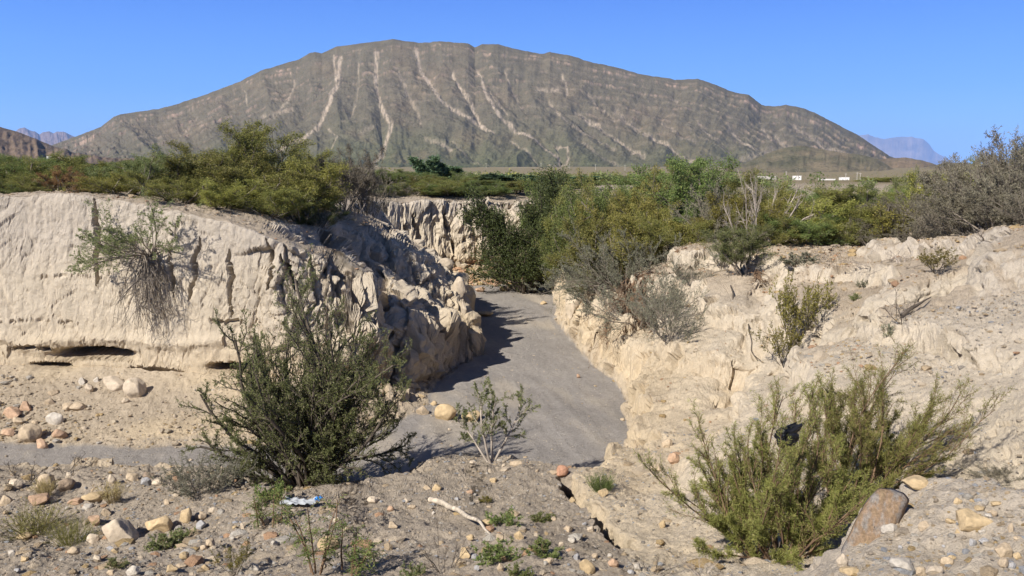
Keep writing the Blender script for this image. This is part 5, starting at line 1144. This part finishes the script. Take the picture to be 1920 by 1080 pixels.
scatter('pebbles', 5200, picker(lambda p, c, n_, g: (p[:, 0] > 1.2) & (n_ > .55), 2.6, 6.0), .010, .075, [W_, P_c, P_c, (.45, .38, .3), (.45, .38, .3), T_, G_, Y_], 2, power=2.2)
scatter('rubble', 6500, picker(lambda p, c, n_, g: (c == 2) & (p[:, 1] > 12) & (n_ > .72) & (g.uniform(0, 1, len(p)) < .12 + .8 * sstep(1.6, 2.6, p[:, 2]) * (.4 + clump(p, .6, 6))), 12, 28), .03, .32, [T_, P_c, P_c, O_, Y_, (.42, .35, .27)], 3, power=2.3)
scatter('rubble', 2600, picker(lambda p, c, n_, g: (c == 1) & (p[:, 2] < 1.6) & (p[:, 1] < 24) & (n_ > .5) & (g.uniform(0, 1, len(p)) < .15 + .8 * clump(p, .7, 7).clip(0, 1)), 15, 24), .02, .22, [T_, P_c, P_c, W_, (.42, .35, .27)], 4, power=2.4)
scatter('rubble', 1500, picker(lambda p, c, n_, g: (c == 1) & (p[:, 2] < 1.3) & (p[:, 1] > 32) & (p[:, 1] < 47) & (p[:, 0] < 4), 30, 48), .10, .75, [T_, P_c, O_, Y_, P_c, O_], 5, power=2.0)
scatter('rubble', 2600, picker(lambda p, c, n_, g: (c == 1) & (p[:, 2] > 2.2) & (p[:, 1] < 34) & (n_ > .75), 18, 34), .03, .20, [T_, P_c, O_, (.42, .35, .27)], 6, power=2.4)
scatter('rubble', 1500, picker(lambda p, c, n_, g: (np.abs(p[:, 2] - .16) < .16) & (c > 0) & (p[:, 1] > 13) & (p[:, 1] < 40) & (g.uniform(0, 1, len(p)) < .3 + .9 * clump(p, .8, 17).clip(0, 1)), 13, 40), .03, .34, [T_, P_c, P_c, Y_, (.45, .38, .28)], 14, power=2.1)
scatter('pebbles', 5500, picker(lambda p, c, n_, g: (c == 0) & (p[:, 1] < 40), 12, 40), .012, .09, [W_, P_c, (.4, .36, .31), T_], 8, power=2.8)

# ------------------------------------------------------------------ small things
def curve_tube(pts, rad_, sides=8, n=40, wob=.0, seed=0):
    pts = np.array(pts); t = np.linspace(0, len(pts) - 1, n)
    Pc = np.stack([np.interp(t, np.arange(len(pts)), pts[:, k]) for k in range(3)], -1)
    for _ in range(4): Pc[1:-1] = .5 * Pc[1:-1] + .25 * (Pc[2:] + Pc[:-2])
    Pc = Pc + wob * np.stack([vnoise(t * 1.7, t * 0 + k, seed=seed) for k in range(3)], -1)
    rr_ = np.interp(t, np.linspace(0, len(pts) - 1, len(rad_)), rad_)
    V, q = tubes(Pc[None], rr_[None], sides)
    caps = [np.array([[0, k, k + 1, k + 1] for k in range(1, sides - 1)])[:, :]]
    return V, q
def on(u, v, up=.0): p = hit(u, v); p[2] += up; return p
V, q = curve_tube([on(806, 942, .05), on(835, 958, .06), on(868, 976, .07), on(900, 992, .06), on(926, 1012, .03)], [.034, .036, .029, .019, .006], 8, 60, .016, 3)
m_dead = plain_mat('bleached_wood', (.50, .43, .34), .95, .45, 14.)
tag(link('dead_branch', mk_mesh('dead_branch', V, q, True, None, [m_dead])), 'bleached dead branch lying across the grey mound', 'branch')
V, q = curve_tube([on(1690, 600, .05), on(1712, 585, .08), on(1745, 568, .04)], [.03, .025, .006], 6, 24, .02, 5)
tag(link('dead_branch', mk_mesh('dead_branch', V, q, True, None, [M['barkd']])), 'dark dead branch lying in the gully below the stony slope', 'branch')
V, q = curve_tube([on(1400, 618, .03), on(1416, 640, .02), on(1410, 668, .04), on(1421, 690, .03)], [.016, .016, .012, .005], 6, 24, .03, 6)
tag(link('exposed_root', mk_mesh('exposed_root', V, q, True, None, [M['barkd']])), 'dark crooked root sticking out of the right bank face', 'root')
V, q = curve_tube([on(1370, 540, .03), on(1375, 560, .03), on(1376, 592, .03)], [.018, .015, .006], 6, 24, .03, 7)
tag(link('exposed_root', mk_mesh('exposed_root', V, q, True, None, [M['barkd']])), 'dark root dangling below the uprooted bush', 'root')
# black bag caught in the feathery bush
def bag():
    V = IV.copy(); 
    n_ = fbm(V[:, 0] * 2, V[:, 1] * 2, V[:, 2] * 2, o=4, seed=5); V = V * (1 + .45 * n_[:, None] + .25 * ridged(V[:, 0] * 3, V[:, 1] * 3, V[:, 2] * 3, o=2, seed=6)[:, None])
    V[:, 2] *= np.where(V[:, 2] > .1, .75, 1.0); V[:, 1] *= .45
    k = np.clip(V[:, 2] - .25, 0, None); V[:, 0] += 1.6 * k * (V[:, 0] > 0); V[:, 2] += .6 * k * (V[:, 0] > 0)
    return V
m_bag, nt, b = new_mat('black_plastic'); b.inputs['Base Color'].default_value = (.012, .012, .014, 1); b.inputs['Roughness'].default_value = .35; b.inputs['Specular IOR Level'].default_value = .4
c_ = WD(1475, 816, g0[1] - .6)
o = link('plastic_bag', mk_mesh('plastic_bag', bag() * .082, IF, True, None, [m_bag])); o.location = [float(x) for x in c_]
tag(o, 'black plastic bag snagged in the feathery green bush', 'bag')
# crumpled plastic wrapper
def sheet(w, d, seed, lift):
    n = 24; a, b_ = np.meshgrid(np.linspace(-.5, .5, n), np.linspace(-.5, .5, n), indexing='ij')
    z = lift * (fbm(a * 6, b_ * 6, o=4, seed=seed) + .6 * ridged(a * 4, b_ * 4, o=3, seed=seed + 1))
    V = np.stack([a * w * (1 + .3 * fbm(b_ * 3, a * 0, o=2, seed=seed)), b_ * d, z], -1).reshape(-1, 3); i, j = np.meshgrid(np.arange(n - 1), np.arange(n - 1), indexing='ij'); q = (i * n + j).ravel()
    F1 = np.stack([q, q + n, q + n + 1, q + 1], -1)
    V2 = V - np.array([0, 0, .004]); return np.concatenate([V, V2]), np.concatenate([F1, F1[:, ::-1] + len(V)])
m_pl, nt, b = new_mat('white_plastic'); b.inputs['Base Color'].default_value = (.42, .44, .46, 1); b.inputs['Roughness'].default_value = .25; b.inputs['Specular IOR Level'].default_value = .5
m_bl, nt, b = new_mat('blue_plastic'); b.inputs['Base Color'].default_value = (.06, .25, .62, 1); b.inputs['Roughness'].default_value = .3
p = on(560, 948, .06); e = empty('plastic_wrapper', [float(c) for c in p])
V, q = sheet(.42, .22, 3, .03); link('sheet', mk_mesh('sheet', V, q, True, None, [m_pl]), e)
V, q = sheet(.09, .10, 6, .03); o = link('blue_end', mk_mesh('blue_end', V, q, True, None, [m_bl]), e); o.location = (.25, 0, .03)
tag(e, 'crumpled white and blue plastic wrapper beneath the tall thorn bush', 'litter')

# ------------------------------------------------------------------ far away: houses, poles, scrub
def boxes(lst):
    vs, fs = [], []; o = 0
    for cx, cy, cz, sx, sy, sz in lst:
        v = np.array([[x, y, z] for x in (-.5, .5) for y in (-.5, .5) for z in (-.5, .5)]) * [sx, sy, sz] + [cx, cy, cz]
        vs.append(v); fs.append(np.array([[0, 1, 3, 2], [4, 6, 7, 5], [0, 4, 5, 1], [2, 3, 7, 6], [0, 2, 6, 4], [1, 5, 7, 3]]) + o); o += 8
    return np.concatenate(vs), np.concatenate(fs)
m_wh = plain_mat('white_wall', (.78, .76, .72), .8, .06, .4); m_or = plain_mat('orange_wall', (.55, .24, .12), .8, .08, .4); m_gl = plain_mat('window_dark', (.05, .06, .07), .3, .1); m_pole = plain_mat('concrete_pole', (.5, .47, .42), .9, .1)
def house(u, vb, vt, wpx, D, label, wall=m_wh, wings=()):
    x = (u - 960) / F * D; z0 = zpix(u, vb, D) - 2; z1 = zpix(u, vt, D); w = wpx / F * D
    e = empty('house', (x, D, z0)); H = z1 - z0; d = w * .6
    blocks = [(0, 0, H / 2, w, d, H)] + [(a * w, -.02 * d, (H * h_) / 2, w * b_, d * .9, H * h_) for a, b_, h_ in wings]
    V, q = boxes(blocks); link('wall', mk_mesh('wall', V, q, False, None, [wall]), e)
    V, q = boxes([(0, 0, H + .12, w * 1.04, d * 1.04, .24)]); link('roof', mk_mesh('roof', V, q, False, None, [wall]), e)
    for k in range(2):
        V, q = boxes([(w * (-.25 + .5 * k), -d / 2 - .03, H * .62, w * .12, .08, H * .22)]); link('window', mk_mesh('window', V, q, False, None, [m_gl]), e)
    return tag(e, label, 'house', 'houses of the distant village')
for a in [(1546, 343, 336, 26, 620, 'white flat-roofed house left of the distant utility poles', m_wh, ((-.4, .5, .6),)), (1578, 341, 333, 16, 640, 'narrow white house beside the distant utility poles', m_wh, ()), (1432, 333, 330.5, 34, 800, 'long low pale building at the foot of the foothill', m_pole, ()),
          (1490, 334, 330, 14, 780, 'tiny white house right of the long low building', m_wh, ()), (1700, 341, 335, 14, 600, 'small white house left of the taller white house', m_wh, ()), (1720, 341, 333, 24, 590, 'taller white house near the right of the village', m_wh, ((.6, .5, .55),)), (1762, 341, 335, 14, 560, 'orange walled house at the right end of the village', m_or, ()), (1672, 339, 334, 16, 660, 'low white house in the middle of the village', m_wh, ()), (103, 302, 293, 10, 1560, 'tiny white hut above the bushes at the far left', m_wh, ())]:
    house(*a)
def pole(u, vb, vt, D, label, r_=.14):
    x = (u - 960) / F * D; z0 = zpix(u, vb, D) - 1; z1 = zpix(u, vt, D)
    e = empty('utility_pole', (x, D, z0))
    V, q = tubes(np.array([[[0, 0, 0], [0, 0, z1 - z0]]]), np.array([[r_ * 1.2, r_ * .8]]), 6); link('pole', mk_mesh('pole', V, q, False, None, [m_pole]), e)
    V, q = boxes([(0, 0, z1 - z0 - .5, 1.8, .14, .14)]); link('crossarm', mk_mesh('crossarm', V, q, False, None, [m_pole]), e)
    return tag(e, label, 'utility pole', 'utility poles on the plain')
PL = [(1014, 315, 305, 900), (1066, 316, 307, 920), (1115, 317, 308, 900), (1170, 318, 309, 880), (1228, 320, 310, 860), (1470, 336, 321, 620), (1531, 338, 326, 600), (1581, 339, 325, 600), (1602, 340, 323, 560), (1608, 340, 324, 560), (1622, 340, 330, 600), (1702, 341, 326, 560), (1750, 341, 330, 560), (912, 313, 306, 1000)]
for k, (u, vb, vt, D) in enumerate(sorted(PL)):
    pole(u, vb, vt, D, f"thin pale utility pole on the far plain, {ordinal(k, len(PL)) if k < 10 or k == len(PL) - 1 else ['eleventh', 'twelfth', 'thirteenth'][k - 10] + ' from left'} in the line")

def scrub(name, n, r0, r1, h0, h1, mat, seed, per=26, lf=.3, azr=36):
    rng = np.random.default_rng(seed); r = np.exp(rng.uniform(math.log(r0), math.log(r1), n)); a = rng.uniform(R(-azr), R(azr), n)
    x = np.sin(a) * r; y = np.cos(a) * r; z = np.array([ground(p, q) for p, q in zip(x, y)])
    keep = (y > 44) & ((z > 3.2) | (r > 90)); keep &= vnoise(x * .02, y * .02, seed=seed) > -.45; keep &= ~((x / y > .25) & (x / y < .53) & (r < 420) & (r > 62)); x, y, z, r = x[keep], y[keep], z[keep], r[keep]; n = len(x)
    h = rng.uniform(h0, h1, n) * (1 + r / 2500.); w = h * rng.uniform(.7, 1.3, n)
    g = rng.normal(size=(n, per, 3)); g = g / np.linalg.norm(g, axis=-1, keepdims=True) * rng.uniform(.3, 1, (n, per, 1)) ** .5; g[..., 2] = np.abs(g[..., 2])
    pos = np.stack([x, y, z], -1)[:, None] + g * np.stack([w * .6, w * .6, h], -1)[:, None]
    s_ = np.repeat(h * lf, per)
    V, Fq, T_ = leaves(rng, pos.reshape(-1, 3), rng.normal(size=(n * per, 3)) + np.array([0, 0, .5]), 1., 1., 0)
    V = (V.reshape(-1, 4, 3) - pos.reshape(-1, 1, 3)) * (s_ * rng.uniform(.6, 1.2, len(s_)))[:, None, None] * np.array([1, 1, 1]) + pos.reshape(-1, 1, 3)
    tint = np.repeat(np.clip(np.repeat(rng.uniform(0, .8, n), per) + rng.uniform(-.1, .2, n * per), 0, 1), 4)
    return tag(link(name, mk_mesh(name, V.reshape(-1, 3), Fq, False, {'tint': ('FLOAT', tint)}, [M[mat]])), kind='stuff')
scrub('scrub', 900, 56, 170, .35, 1.1, 'acacia', 11, 120, .13)
scrub('scrub', 7000, 130, 2300, .5, 1.1, 'acacia', 12, 20, .35)
scrub('scrub', 400, 70, 420, .6, 1.5, 'mesq', 13, 110, .14)


HAZE = 3.6e-5
hv = np.array([[x, y, z] for x in (-26000, 26000) for y in (-4000, 42000) for z in (-400, 1500)], float)
hm = bpy.data.materials.new('air'); hm.use_nodes = True
hn = hm.node_tree; hn.nodes.clear()
ho = hn.nodes.new('ShaderNodeOutputMaterial'); hp = hn.nodes.new('ShaderNodeVolumePrincipled')
hp.inputs['Color'].default_value = (.42, .60, 1.0, 1); hp.inputs['Density'].default_value = HAZE; hp.inputs['Anisotropy'].default_value = 0.0
hn.links.new(hp.outputs[0], ho.inputs['Volume'])
hq = [[0, 1, 3, 2], [4, 6, 7, 5], [0, 4, 5, 1], [2, 3, 7, 6], [0, 2, 6, 4], [1, 5, 7, 3]]
tag(link('haze', mk_mesh('haze', hv, np.array(hq), False, None, [hm])), kind='stuff')
